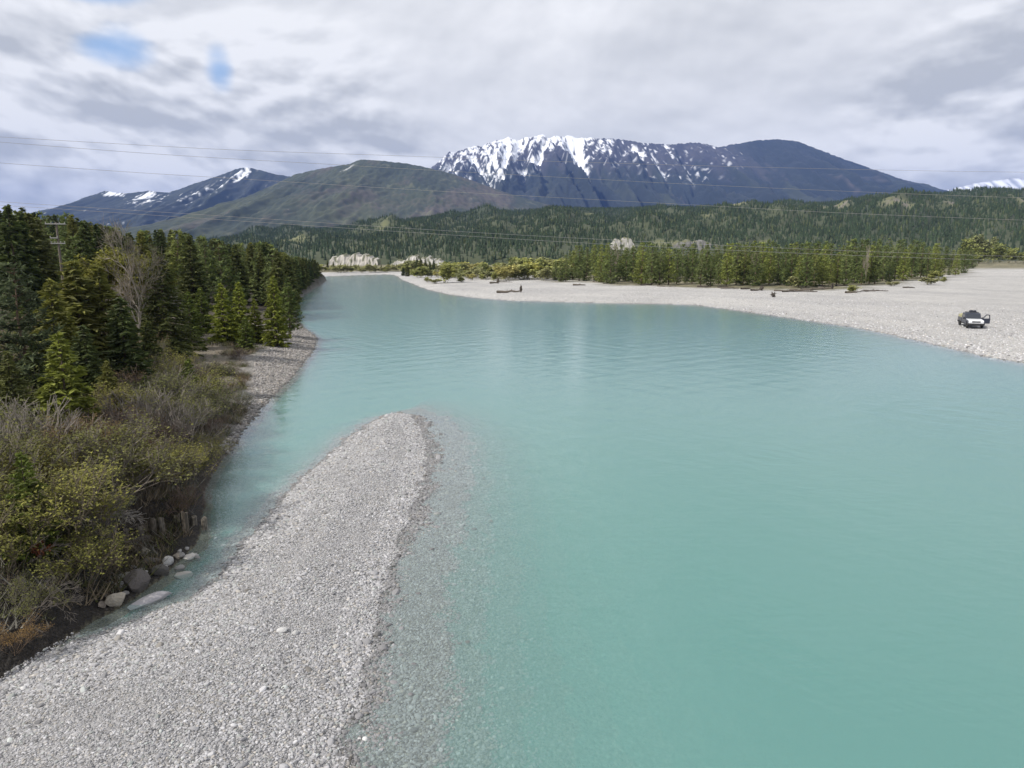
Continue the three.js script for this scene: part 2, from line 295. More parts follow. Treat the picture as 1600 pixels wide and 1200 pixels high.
mountain('snowy_mountain', 'long mountain with a snow streaked rocky summit and bare dark dome', 8200,
  [[560, 330], [620, 300], [655, 277], [672, 264], [690, 250], [703, 237], [712, 238], [722, 234], [745, 228], [752, 229], [762, 224], [790, 216], [800, 213], [812, 216], [830, 214], [847, 210], [856, 212], [868, 208], [880, 210], [900, 215], [930, 216], [960, 217], [1000, 223], [1040, 226], [1075, 223], [1095, 224], [1120, 230], [1140, 226], [1180, 219], [1210, 217], [1240, 221], [1270, 232], [1310, 247], [1360, 264], [1400, 278], [1460, 293], [1540, 312], [1640, 335]],
  { nU: 620, nV: 190, scale: 52, seed: 21, back: 2500, front: 3800, spur: 0.42, rough: 0.07, top: 1500, shape: 0.9, jag: 0.008,
    chutes: (px, t, w) => { const py = 212 + 190 * Math.pow(Math.max(0, t), 0.9), x = px + w * 16, y = py + w * 6; let m = 0; for (const [ax, ay, bx, by, wa, wb] of CHUTES) { const ex = bx - ax, ey = by - ay, k = clamp(((x - ax) * ex + (y - ay) * ey) / (ex * ex + ey * ey), 0, 1), d = Math.hypot(ax + ex * k - x, ay + ey * k - y) / lerp(wa, wb, k); m = Math.max(m, ss(1.15, 0.7, d)); } return m; },
    paint: ({ px, t, alt, gully, fine, rib, grit, ch, f1, f2, pyv, n }) => {
      const forest = ss(0.7, 0.5, alt + 0.12 * n(3, 4, 50) + 0.14 * grit);
      let c = mixc(ROCK, [0.035, 0.034, 0.042], clamp(0.5 + grit * 1.6 + rib * 0.3, 0, 1));
      c = mixc(c, FOREST, Math.max(forest, ss(1100, 1170, px) * 0.93));
      c = mixc(c, [0.045, 0.052, 0.028], ss(0.05, 0.5, n(2, 3, 61) + grit * 0.5) * forest * 0.6);
      c = mixc(c, [0.105, 0.09, 0.085], ss(0.42, 0.7, n(4, 2.5, 62) + grit * 0.5) * forest * 0.6);
      const up = (curve(SNOWLINE, px) - pyv) / 42, f3 = n3(px * 0.42 + pyv * 0.16 * (px < 862 ? 1 : -1), pyv * 0.055, 3.3), cov = clamp(0.16 + up * 0.5, 0, 0.74) * curve(COVER, px), v = 0.5 - f1 * 0.3 - f2 * 0.36 + f3 * 0.3 + grit * 0.85;
      const field = ss(-0.12, 0.12, v - (1 - cov)) * ss(-0.35, 0.05, up + grit * 0.4) * (cov > 0.02 ? 1 : 0), dust = 0.45 * ss(0.75, 1.0, v + grit * 0.6) * ss(-0.7, 0, up) * ss(1140, 1120, px);
      return mixc(c, SNOW, Math.max(field, dust, ch * ss(0.2, 0.5, v)));
    } });
mountain('blue_mountain', 'blue forested mountain with a small snow patch below its top, far left', 7000,
  [[-120, 372], [0, 350], [60, 338], [101, 323], [118, 314], [132, 308], [150, 303], [164, 298], [180, 301], [200, 302], [216, 300], [235, 298], [250, 300], [262, 301], [285, 294], [304, 287], [330, 279], [353, 271], [372, 264], [388, 261], [402, 264], [430, 272], [455, 276], [520, 292], [600, 312]],
  { nU: 420, nV: 100, scale: 60, seed: 33, back: 2500, front: 3000, spur: 0.25, rough: 0.04, top: 950, shape: 0.8,
    paint: ({ px, t, alt, gully, fine, grit, n }) => {
      let c = mixc(FOREST, [0.032, 0.04, 0.027], clamp(n(3, 4, 5) + 0.4 + grit, 0, 1));
      c = mixc(c, [0.06, 0.055, 0.06], ss(0.0, 0.4, grit + n(6, 4, 6) * 0.4) * 0.6 * ss(0.55, 0.9, alt));
      const spot = (a, b, u, v) => Math.exp(-(((px - a) / u) ** 2) - ((t - b) / v) ** 2);
      const k = ss(0.3, 0.55, Math.max(spot(390, 0.05, 8, 0.07), 0.6 * spot(385, 0.17, 5, 0.1), spot(240, 0.05, 11, 0.07), spot(180, 0.01, 18, 0.025), 0.5 * spot(262, 0.12, 20, 0.08), 0.5 * spot(360, 0.25, 18, 0.15)) * 0.74 + grit * 0.95);
      return mixc(c, SNOW, k);
    } });
mountain('green_mountain', 'rounded green and brown mountain in front of the snowy one', 4600,
  [[150, 412], [250, 372], [330, 335], [380, 312], [420, 294], [461, 273], [500, 264], [530, 259], [549, 256], [558, 252], [566, 249], [587, 250], [615, 253], [640, 256], [670, 262], [700, 270], [730, 279], [760, 290], [800, 304], [850, 318], [900, 330], [960, 345]],
  { nU: 420, nV: 130, scale: 75, seed: 47, back: 1500, front: 2300, spur: 0.13, rough: 0.035, top: 650, shape: 0.9,
    paint: ({ px, t, alt, gully, fine, grit, rib, n }) => {
      const broad = fbm(px / 95, t * 3.4, 81, 5);
      let c = mixc([0.024, 0.034, 0.02], [0.055, 0.064, 0.03], clamp(0.4 + broad * 1.6 + grit * 0.9, 0, 1));
      c = mixc(c, [0.088, 0.07, 0.06], ss(-0.05, 0.35, fbm(px / 60, t * 4 + 7, 82, 5) + grit * 0.35 + ss(560, 760, px) * 0.22 - 0.1) * 0.75);
      c = mixc(c, [0.12, 0.125, 0.075], ss(0.2, 0.42, fbm(px / 36, t * 9, 83, 4) + grit * 0.45) * 0.55);
      return mixc(c, [0.5, 0.5, 0.5], ss(0.5, 0.7, grit + Math.exp(-(((px - 556) / 9) ** 2) - ((t - 0.07) / 0.04) ** 2)) * 0.7);
    } });
mountain('far_snow_mountain', 'distant white snow ridge low on the horizon at the right', 11800,
  [[1420, 330], [1480, 296], [1500, 292], [1520, 287], [1545, 283], [1560, 281], [1580, 278], [1600, 280], [1640, 276], [1720, 284], [1850, 330]],
  { nU: 120, nV: 40, scale: 30, seed: 59, back: 500, front: 1500, spur: 0.3, rough: 0.06, top: 1300, shape: 0.9,
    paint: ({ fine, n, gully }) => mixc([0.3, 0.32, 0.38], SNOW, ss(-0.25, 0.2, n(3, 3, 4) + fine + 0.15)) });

// ------------------------------------------------------------------ the wooded bench across the valley
const RIDGE = [[-300, 398], [200, 396], [300, 386], [350, 377], [420, 366], [500, 360], [600, 348], [700, 337], [760, 332], [860, 328], [960, 327], [1120, 324], [1200, 324], [1260, 319], [1340, 311], [1440, 303], [1500, 301], [1600, 299], [1750, 300], [2000, 320], [2300, 370]];
const LOWER = [[900, 0], [1100, 0.35], [1250, 0.6], [1400, 0.55], [1600, 0.45], [1800, 0.4]];
function bench(px, r) {              // height of the hill in the direction of px at r metres
  const top = atDepth(px, curve(RIDGE, px), 1900)[1], t = clamp((r - 640) / 1260, 0, 1.3);
  const X = (px - 800) / F;
  let h = t < 1 ? lerp(5, top, Math.pow(t, 0.85)) : top - (t - 1) * 120;
  h += (fbm(px * 0.012, r * 0.0035, 3, 4) * 46 + fbm(px * 0.035, r * 0.01, 8, 3) * 12) * Math.min(1, t * 3) * ss(1, 0.75, t);
  h -= 9 * (1 - ss(0, 0.03, t));
  h += curve(LOWER, px) * 26 * Math.exp(-(((t - 0.42) / 0.2) ** 2));
  return h;
}
const openness = (px, r) => {        // grassy and rocky clearings
  const n = fbm(px * 0.014, r * 0.004, 15, 4), t = (r - 640) / 1260;
  let v = n - 0.27 - 0.2 * ss(1300, 1360, px);
  v = Math.max(v, 0.5 * Math.exp(-(((px - 470) / 26) ** 2) - ((t - 0.42) / 0.1) ** 2) + n * 0.5 - 0.18);
  v = Math.max(v, 0.75 * Math.exp(-(((px - 905) / 34) ** 2) - ((t - 0.75) / 0.16) ** 2) + n * 0.6 - 0.22);
  v = Math.max(v, 0.55 * Math.exp(-(((px - 1240) / 120) ** 2) - ((t - 0.6) / 0.14) ** 2) + n * 0.9 - 0.3);
  v = Math.max(v, (n - 0.1) * 0.9 * Math.exp(-(((px - 1390) / 60) ** 2) - ((t - 0.3) / 0.12) ** 2));
  v = Math.max(v, 0.35 * Math.exp(-(((px - 1530) / 60) ** 2) - ((t - 0.5) / 0.12) ** 2) + n * 0.9 - 0.3);
  return v - 0.6 * ss(0.6, 0.75, t) * (px > 1300 ? 1 : 0.4);
};
{
  const nU = 380, nV = 120, pos = [], col = [], idx = [];
  for (let j = 0; j <= nV; j++) for (let i = 0; i <= nU; i++) {
    const px = lerp(-300, 2300, i / nU), r = lerp(620, 2300, Math.pow(j / nV, 1.1)), X = (px - 800) / F;
    pos.push(X * r, bench(px, r), -r);
    const o = openness(px, r), f = fbm(px * 0.09, r * 0.02, 22, 4);
    let c = mixc([0.035, 0.047, 0.024], [0.13, 0.135, 0.058], ss(-0.05, 0.12, o));
    c = mixc(c, [0.17, 0.15, 0.13], ss(0.0, 0.3, f + o - 0.05) * ss(1000, 1300, px) * ss(0, 0.1, o));
    col.push(...c);
    if (i && j) { const k = j * (nU + 1) + i; idx.push(k - nU - 2, k, k - 1, k - nU - 2, k - nU - 1, k); }
  }
  const g = new THREE.BufferGeometry();
  g.setAttribute('position', new THREE.Float32BufferAttribute(pos, 3)); g.setAttribute('color', new THREE.Float32BufferAttribute(col, 3)); g.setIndex(idx); g.computeVertexNormals();
  tag(add(new THREE.Mesh(g, new THREE.MeshStandardMaterial({ vertexColors: true, roughness: 1, side: THREE.DoubleSide })), 'hill'), 'long wooded bench with grassy clearings across the valley', 'hill', null, 'structure');

  // its forest, a mass of conifers too far off to count
  const b = new Buf(), r = rng(8);
  for (let tier = 0; tier < 4; tier++) {
    const y0 = 0.05 + tier * 0.21, y1 = y0 + 0.38 - tier * 0.01, rr = 0.2 - tier * 0.045, n = 7;
    const ring = [...Array(n)].map((_, k) => { const a = ((k + r() * 0.6) / n) * 6.283, q = rr * (0.65 + r() * 0.6); return [Math.cos(a) * q, y0 + (r() - 0.5) * 0.06, Math.sin(a) * q]; });
    for (let k = 0; k < n; k++) b.tri([(r() - 0.5) * 0.02, Math.min(1, y1), (r() - 0.5) * 0.02], ring[k], ring[(k + 1) % n], shade([1, 1, 1], 0.8 + r() * 0.4));
  }
  b.stick([0, -0.1, 0], [0, 0.2, 0], 0.02, 0.015, [0.8, 0.6, 0.5]);
  const spots = [], q = rng(101);
  for (let tries = 0; tries < 170000 && spots.length < 52000; tries++) {
    const px = 200 + q() * 1560, rad = 650 + Math.pow(q(), 0.8) * 1330, o = openness(px, rad);
    if (rad < 735 && ((px > 944 && px < 1004) || (px > 1050 && px < 1126 && q() < 0.75))) continue;
    if (q() < ss(-0.02, 0.14, o) * 0.9) continue;
    const h = (5 + q() * 4.2) * (o > 0 ? 0.7 : 1), X = (px - 800) / F;
    spots.push([X * rad, bench(px, rad) - 0.3, -rad, h, q(), q()]);
  }
  const im = new THREE.InstancedMesh(b.geo(), new THREE.MeshStandardMaterial({ vertexColors: true, roughness: 1 }), spots.length), m = new THREE.Matrix4(), c = new THREE.Color();
  spots.forEach(([x, y, z, h, u, v], i) => {
    m.makeRotationY(u * 6.28); m.scale(new THREE.Vector3(h * (0.8 + v * 0.5), h, h * (0.8 + v * 0.5))); m.setPosition(x, y, z); im.setMatrixAt(i, m);
    const t = u < 0.12 ? [0.07, 0.085, 0.034] : [0.036, 0.056, 0.027], k = 0.75 + v * 0.6; im.setColorAt(i, c.setRGB(t[0] * k, t[1] * k, t[2] * k));
  });
  tag(add(im, 'hillside_forest'), 'dark conifer forest covering the bench across the valley', 'forest', null, 'stuff');
}
// pale silt bluffs at the foot of the bench
function bluff(label, pxa, pxb, yTop, yFoot, D, seed, tone) {
  const nU = 60, nV = 16, pos = [], col = [], idx = [];
  for (let j = 0; j <= nV; j++) for (let i = 0; i <= nU; i++) {
    const px = lerp(pxa, pxb, i / nU), e = Math.sin((i / nU) * Math.PI) ** 0.25, t = j / nV, foot = atDepth(px, yFoot, D)[1] - 3;
    const topY = lerp(yFoot, yTop, clamp(e * (0.82 + 0.3 * n2(px * 0.12, seed) + 0.12 * n2(px * 0.5, seed)), 0, 1.1)), top = atDepth(px, topY, D)[1];
    const flute = Math.abs(n2(px * 0.45, seed + t * 0.6)), z = -D - 1.5 * t * (top - foot) * 0.45 + flute * 2.4 + (t > 0.99 ? -14 : 0);
    pos.push(atDepth(px, yFoot, D)[0], lerp(foot, top, t) + (t > 0.99 ? 0.2 : n2(px * 0.5, t * 5) * 0.7), z);
    const f = 0.8 + 0.5 * n3(px * 0.3, t * 3, seed) - flute * 0.1, c = t > 0.9 && n2(px * 0.3, 4) > 0 ? [0.12, 0.12, 0.06] : shade(tone, f);
    col.push(...mixc(c, [0.1, 0.11, 0.05], ss(0.15, 0.4, n3(px * 0.2, t * 2.5, seed + 4)) * 0.8));
    if (i && j) { const k = j * (nU + 1) + i; idx.push(k - nU - 2, k, k - 1, k - nU - 2, k - nU - 1, k); }
  }
  const g = new THREE.BufferGeometry();
  g.setAttribute('position', new THREE.Float32BufferAttribute(pos, 3)); g.setAttribute('color', new THREE.Float32BufferAttribute(col, 3)); g.setIndex(idx); g.computeVertexNormals();
  tag(add(new THREE.Mesh(g, new THREE.MeshStandardMaterial({ vertexColors: true, roughness: 1, side: THREE.DoubleSide })), 'bluff'), label, 'bluff', null, 'structure');
}
bluff('low pale silt bluff beyond the bend of the river, left of two', 512, 590, 394, 414, 620, 1, [0.5, 0.47, 0.42]);
bluff('taller pale silt bluff beyond the bend of the river', 608, 694, 396, 420, 610, 2, [0.5, 0.48, 0.44]);
bluff('bright silt bluff rising above the pine stand', 956, 994, 367, 393, 712, 3, [0.4, 0.385, 0.35]);
bluff('wide grey rock bluff above the pine stand', 1052, 1124, 373, 388, 716, 4, [0.2, 0.195, 0.18]);

// ------------------------------------------------------------------ plants: one of each kind, then copies
const leafMat = new THREE.MeshPhysicalMaterial({ vertexColors: true, roughness: 1, transmission: 0.3, thickness: 0, specularIntensity: 0.3 });
const leafMats = [[1, 1, 1], [0.9, 0.93, 0.9], [1.25, 1.16, 0.95], [0.8, 0.84, 0.78], [1.45, 1.36, 1.0]].map((c) => { const m = leafMat.clone(); m.color = lin(...c); return m; });
const barkMat = new THREE.MeshStandardMaterial({ vertexColors: true, roughness: 1 });

function trunkBuf(h, r, seed, col, lean = 0.02) {
  const b = new Buf(), q = rng(seed), n = 6; let p = [0, -0.4, 0];
  for (let i = 1; i <= n; i++) { const t = i / n, e = [(q() - 0.5) * lean * h, h * t * 0.97, (q() - 0.5) * lean * h]; b.stick(p, e, r * (1 - (i - 1) / n) + 0.012, r * (1 - t) + 0.012, shade(col, 0.8 + q() * 0.4), 6); p = e; }
  return b;
}
// spruce and fir: layered drooping branches with rows of needle sprays
function spruce({ h = 10, r = 2, from = 0.05, levels = 34, per = 7, spray = 0.34, width = 0.1, droop = 0.3, power = 0.85, col = [0.05, 0.075, 0.028], seed = 1, steps = 7, bark = [0.1, 0.075, 0.055] }) {
  const q = rng(seed), b = new Buf(), tb = trunkBuf(h, h * 0.014, seed + 1, bark, 0.01);
  for (let i = 0; i < levels; i++) {
    const t = from + (1 - from) * (i / levels), y = t * h, env = r * Math.pow(1 - t, power) * (t < from + 0.1 ? 0.85 : 1) + 0.08;
    const n = Math.max(3, Math.round(per * (0.5 + 0.5 * (1 - t)))), turn = q() * 6.28;
    for (let k = 0; k < n; k++) {
      const a = turn + (k / n) * 6.28 + (q() - 0.5) * 0.7, L = env * (0.62 + 0.5 * q()), dx = Math.cos(a), dz = Math.sin(a), tilt = lerp(-droop, 0.45, t) + (q() - 0.5) * 0.2, y0 = y + (q() - 0.5) * (h / levels);
      const bend = droop * 0.35 * L, tone = 0.72 + q() * 0.6;
      const at = (s) => [dx * L * s, y0 + L * s * tilt - bend * s * s + 0.12 * L * s * s * s, dz * L * s];
      if (L > 0.5) tb.stick([0, y0, 0], at(0.8), 0.012 + 0.006 * L, 0.008, bark, 3);
      const m = Math.max(2, Math.round(steps * (L / r) + 1));
      for (let s = 0; s < m; s++) for (const side of [-1, 1, 0]) {
        if (side === 0 && s % 2) continue;
        const u = 0.22 + 0.78 * ((s + q() * 0.8) / m), p = at(Math.min(u, 1)), len = spray * (0.6 + q() * 0.7) * (0.5 + 0.5 * Math.min(1, L)), sx = -dz * side, sz = dx * side;
        const fx = dx * 0.75 + sx * 0.8, fz = dz * 0.75 + sz * 0.8, fy = (q() - 0.62) * 0.75, w = width * (0.7 + q() * 0.6), c = shade(col, tone * (0.75 + q() * 0.55));
        const e = [p[0] + fx * len, p[1] + fy * len, p[2] + fz * len];
        b.tri([p[0] - fz * w, p[1] + (q() - 0.5) * w, p[2] + fx * w], [p[0] + fz * w, p[1] + (q() - 0.5) * w * 2, p[2] - fx * w], e, c);
        if (q() < 0.55) b.tri([p[0], p[1] + w * 1.3, p[2]], [p[0], p[1] - w * 1.5, p[2]], [e[0], e[1] - len * 0.3 * q(), e[2]], shade(c, 0.9));
      }
    }
  }
  for (let k = 0; k < 8; k++) { const a = q() * 6.28, y = h * (0.97 + 0.03 * q()); b.tri([0.05, y - 0.15, 0], [-0.05, y - 0.15, 0.03], [Math.cos(a) * 0.1, y + 0.12, Math.sin(a) * 0.1], col); }
  return { h, crown: b.geo(), trunk: tb.geo() };
}
// pine: rounder, with tufts of needles along upturned branches and gaps between them
function pine({ h = 10, r = 2, from = 0.15, levels = 15, per = 6, tuft = 0.5, blades = 10, col = [0.07, 0.095, 0.035], seed = 1, bark = [0.16, 0.11, 0.075], ragged = 0.5 }) {
  const q = rng(seed), b = new Buf(), tb = trunkBuf(h, h * 0.016, seed + 1, bark, 0.025);
  const tuftAt = (p, size, tone) => {
    for (let k = 0; k < blades; k++) {
      const a = q() * 6.28, u = q() * 1.6 - 0.6, s = Math.sqrt(Math.max(0, 1 - u * u * 0.6)), L = size * (0.55 + q() * 0.6), d = [Math.cos(a) * s, u, Math.sin(a) * s], w = size * (0.16 + q() * 0.12), a2 = q() * 6.28;
      const o = [p[0] + (q() - 0.5) * size * 0.5, p[1] + (q() - 0.5) * size * 0.35, p[2] + (q() - 0.5) * size * 0.5];
      b.tri([o[0] + Math.cos(a2) * w, o[1] + (q() - 0.5) * w, o[2] + Math.sin(a2) * w], [o[0] - Math.cos(a2) * w, o[1] + (q() - 0.5) * w, o[2] - Math.sin(a2) * w], [o[0] + d[0] * L, o[1] + d[1] * L, o[2] + d[2] * L], shade(col, tone * (0.7 + q() * 0.6)));
    }
  };
  for (let i = 0; i < levels; i++) {
    const t = from + (1 - from) * ((i + q() * 0.6) / levels), y = t * h, round = Math.pow(Math.max(0.03, 1 - t), 0.9) * Math.min(1, 0.5 + (t - from) * 3.2), n = Math.max(2, Math.round(per * (0.6 + 0.4 * (1 - t)))), turn = q() * 6.28;
    for (let k = 0; k < n; k++) {
      const a = turn + (k / n) * 6.28 + (q() - 0.5) * 0.8, L = r * round * (1 - ragged * 0.5 + ragged * q()) + 0.15, tone = 0.75 + q() * 0.5;
      const at = (s) => [Math.cos(a) * L * s, y + L * (0.05 * s + 0.22 * s * s) + (t - 0.4) * L * 0.35 * s, Math.sin(a) * L * s];
      tb.stick([0, y, 0], at(0.85), 0.02 + 0.012 * L, 0.012, bark, 3);
      const m = Math.max(1, Math.round(L / (tuft * 0.85)));
      for (let s = 0; s < m; s++) { const u = 1 - s / (m + 0.6), p = at(u); tuftAt([p[0] + (q() - 0.5) * tuft * 0.6, p[1], p[2] + (q() - 0.5) * tuft * 0.6], tuft * (0.75 + q() * 0.5), tone); }
    }
  }
  tuftAt([0, h * 0.985, 0], tuft * 0.55, 1);
  return { h, crown: b.geo(), trunk: tb.geo() };
}
// leafless or leafing trees and shrubs: forking stems with twigs; leaves are small single blades
function forking({ seed = 1, h = 3, stems = 1, spread = 0.3, depth = 5, r0 = 0.05, ratio = 0.74, kids = 3, angle = 0.55, bark = [0.2, 0.17, 0.14], leaf = null, leafSize = 0.06, leaves = 4, minR = 0.008, up = 0.15, twigTone = null, lastFrom = 2, bole = 0 }) {
  const q = rng(seed), tb = new Buf(), lb = new Buf();
  const grow = (p, d, L, r, lvl) => {
    let e = p, dd = d; if (lvl === 0 && bole) L = bole * h;
    const segs = lvl < 2 ? 3 : 2;
    for (let s = 0; s < segs; s++) {
      dd = lvl === 0 && bole ? new THREE.Vector3((q() - 0.5) * 0.12, 1, (q() - 0.5) * 0.12).normalize() : new THREE.Vector3(dd.x + (q() - 0.5) * 0.3, dd.y + (q() - 0.5) * 0.2 + up * 0.3, dd.z + (q() - 0.5) * 0.3).normalize();
      const f = [e[0] + (dd.x * L) / segs, e[1] + (dd.y * L) / segs, e[2] + (dd.z * L) / segs], ra = Math.max(minR, r * (1 - (0.35 * s) / segs)), rb = Math.max(minR * 0.8, r * (1 - (0.35 * (s + 1)) / segs));
      tb.stick(e, f, ra, rb, shade(lvl > 2 && twigTone ? twigTone : bark, 0.75 + q() * 0.5), lvl < 2 ? 6 : 3);
      if (lvl >= 1 && lvl < depth && q() < 0.5) side(f, dd, L * 0.6, rb * 0.6, lvl + 1);
      e = f;
    }
    if (leaf && lvl >= depth - lastFrom + 1) for (let k = 0; k < leaves; k++) {
      const a = q() * 6.28, u = q() * 2 - 1, S = leafSize * (0.6 + q() * 0.8), o = [e[0] + (q() - 0.5) * L * 0.8, e[1] + (q() - 0.5) * L * 0.8, e[2] + (q() - 0.5) * L * 0.8];
      lb.tri([o[0] + Math.cos(a) * S, o[1] + u * S, o[2] + Math.sin(a) * S], [o[0] - Math.cos(a) * S, o[1] - u * S * 0.6, o[2] - Math.sin(a) * S], [o[0] + Math.sin(a) * S * 1.3, o[1] + (q() - 0.3) * S * 1.4, o[2] - Math.cos(a) * S * 1.3], shade(leaf, 0.65 + q() * 0.7));
    }
    if (lvl >= depth) return;
    const n = kids - (q() < 0.3 ? 1 : 0);
    for (let k = 0; k < n; k++) side(e, dd, L * ratio * (0.75 + q() * 0.45), r * 0.66, lvl + 1);
  };
  const side = (p, d, L, r, lvl) => {
    const v = new THREE.Vector3(q() - 0.5, q() - 0.5, q() - 0.5).cross(d).normalize(), a = angle * (0.5 + q());
    const nd = d.clone().multiplyScalar(Math.cos(a)).addScaledVector(v, Math.sin(a)); nd.y += up; grow(p, nd.normalize(), L, r, lvl);
  };
  const L0 = h * (1 - ratio) * 1.45;
  for (let s = 0; s < stems; s++) {
    const a = q() * 6.28, k = stems > 1 ? spread * (0.3 + q()) : 0.06, d = new THREE.Vector3(Math.cos(a) * k, 1, Math.sin(a) * k).normalize(), o = stems > 1 ? 0.12 * h * q() : 0;
    grow([Math.cos(a) * o, -0.15, Math.sin(a) * o], d, L0 * (0.75 + q() * 0.5), r0 * (0.7 + q() * 0.5), 0);
  }
  let top = 0.01; for (let i = 1; i < tb.p.length; i += 3) top = Math.max(top, tb.p[i]);
  return { h: top, crown: leaf ? lb.geo() : null, trunk: tb.geo() };
}
const parts = { tree: ['crown', 'trunk'], bush: ['leaves', 'stems'], branch: ['leaves', 'limb'] };
function plant(kind, name, shape, x, y, z, h, opts = {}) {
  const o = base(name, x, y, z, opts.turn ?? 0), s = h / shape.h;
  o.scale.set(s * (opts.wide ?? 1), s, s * (opts.wide ?? 1));
  part(o, parts[kind][1], shape.trunk, barkMat);
  if (shape.crown) part(o, parts[kind][0], shape.crown, leafMats[opts.tone ?? 0]);
  return tag(o, opts.label, opts.category ?? kind, opts.group);
}
const gy = (x, z) => height(x, z);
// a tree whose base (bx, by) and top row are read off the photograph
function rooted(kind, name, shape, bx, by, ty, opts) {
  let g = opts.g ?? 1.2, x, z;
  for (let k = 0; k < 8; k++) { [x, z] = onPlane(bx, by, g); g = lerp(g, gy(x, z), 0.7); }
  const h = Math.max(0.3, atDepth(bx, ty, -z)[1] - g);
  return plant(kind, name, shape, x, g - 0.05, z, h, opts);
}
// a tree at distance D whose top is at pixel (tx, ty)
function topped(kind, name, shape, tx, ty, D, opts) { const [x, y, z] = atDepth(tx, ty, D), g = gy(x, z); return plant(kind, name, shape, x, g - 0.1, z, Math.max(0.5, y - g), opts); }

const DARK = [0.092, 0.115, 0.034], YOUNG = [0.15, 0.18, 0.034], PINE = [0.165, 0.2, 0.064], OLIVE = [0.135, 0.145, 0.042];
const bigSpruce = spruce({ h: 10, r: 3.1, from: 0.02, levels: 44, per: 9, spray: 0.42, width: 0.075, droop: 0.45, power: 0.8, col: [0.075, 0.092, 0.03], seed: 11, steps: 10 });
const youngs = [0, 1, 2].map((k) => spruce({ h: 6, r: 1.35 + k * 0.15, from: 0.03, levels: 28, per: 7, spray: 0.34, width: 0.075, droop: 0.15, power: 0.8, col: YOUNG, seed: 30 + k, steps: 8 }));
const darks = [0, 1, 2, 3, 4].map((k) => spruce({ h: 12, r: 2.0 + k * 0.2, from: 0.06, levels: 30, per: 7, spray: 0.62, width: 0.17, droop: 0.25, power: 0.7 + 0.06 * k, col: k % 2 ? DARK : OLIVE, seed: 50 + k, steps: 6 }));
const pines = [0, 1, 2, 3, 4, 5].map((k) => pine({ h: 12, r: 2.5 + 0.25 * (k % 3), from: [0.03, 0.06, 0.02][k % 3], levels: 18, per: 6, tuft: 0.72, blades: 9, col: PINE, seed: 70 + k, ragged: 0.5 }));
const nearPine = pine({ h: 8, r: 2.3, from: 0.1, levels: 20, per: 6, tuft: 0.36, blades: 14, col: [0.085, 0.105, 0.05], seed: 91, ragged: 0.8 });
const sidePine = pine({ h: 7, r: 1.9, from: 0.12, levels: 20, per: 6, tuft: 0.32, blades: 14, col: [0.085, 0.115, 0.04], seed: 92, ragged: 0.6 });
const bareTree = forking({ seed: 14, h: 10, bole: 0.34, depth: 6, r0: 0.17, ratio: 0.77, kids: 3, angle: 0.52, bark: [0.26, 0.225, 0.185], minR: 0.011, up: 0.12, leaf: [0.2, 0.15, 0.05], leafSize: 0.035, leaves: 2, lastFrom: 2 });
const leafTree = forking({ seed: 23, h: 8, depth: 5, r0: 0.13, ratio: 0.75, kids: 3, angle: 0.55, bark: [0.2, 0.17, 0.13], leaf: [0.19, 0.185, 0.03], leafSize: 0.085, leaves: 14, lastFrom: 3, up: 0.1 });
const TWIG = [[0.17, 0.145, 0.12], [0.2, 0.175, 0.15], [0.135, 0.1, 0.085], [0.15, 0.12, 0.085]];
const bushes = [
  forking({ seed: 41, h: 2.6, stems: 12, spread: 0.75, depth: 3, r0: 0.022, ratio: 0.76, kids: 3, angle: 0.5, bark: TWIG[0], minR: 0.0075, leaf: [0.15, 0.15, 0.045], leafSize: 0.034, leaves: 5 }),
  forking({ seed: 42, h: 2.6, stems: 14, spread: 0.9, depth: 3, r0: 0.02, ratio: 0.76, kids: 3, angle: 0.55, bark: TWIG[1], minR: 0.0075 }),
  forking({ seed: 43, h: 2.2, stems: 14, spread: 0.9, depth: 3, r0: 0.018, ratio: 0.74, kids: 3, angle: 0.6, bark: TWIG[2], minR: 0.0075, leaf: [0.085, 0.06, 0.04], leafSize: 0.03, leaves: 3 }),
  forking({ seed: 44, h: 2.4, stems: 11, spread: 0.7, depth: 3, r0: 0.022, ratio: 0.76, kids: 3, angle: 0.55, bark: TWIG[3], minR: 0.008, leaf: [0.22, 0.21, 0.05], leafSize: 0.036, leaves: 6 }),
  forking({ seed: 45, h: 2.4, stems: 12, spread: 0.8, depth: 3, r0: 0.02, ratio: 0.76, kids: 3, angle: 0.5, bark: TWIG[0], minR: 0.0075, leaf: [0.105, 0.112, 0.04], leafSize: 0.036, leaves: 6 }),
  forking({ seed: 46, h: 2.4, stems: 13, spread: 0.8, depth: 3, r0: 0.02, ratio: 0.76, kids: 3, angle: 0.5, bark: [0.17, 0.12, 0.08], minR: 0.0075, leaf: [0.17, 0.115, 0.05], leafSize: 0.032, leaves: 4 }),
];
const farBush = [0, 1].map((k) => forking({ seed: 60 + k, h: 5, stems: 7, spread: 0.6, depth: 2, r0: 0.05, ratio: 0.75, kids: 3, bark: [0.25, 0.235, 0.14], minR: 0.014, leaf: k ? [0.34, 0.35, 0.11] : [0.34, 0.34, 0.15], leafSize: 0.3, leaves: 12, lastFrom: 3, angle: 0.6 }));

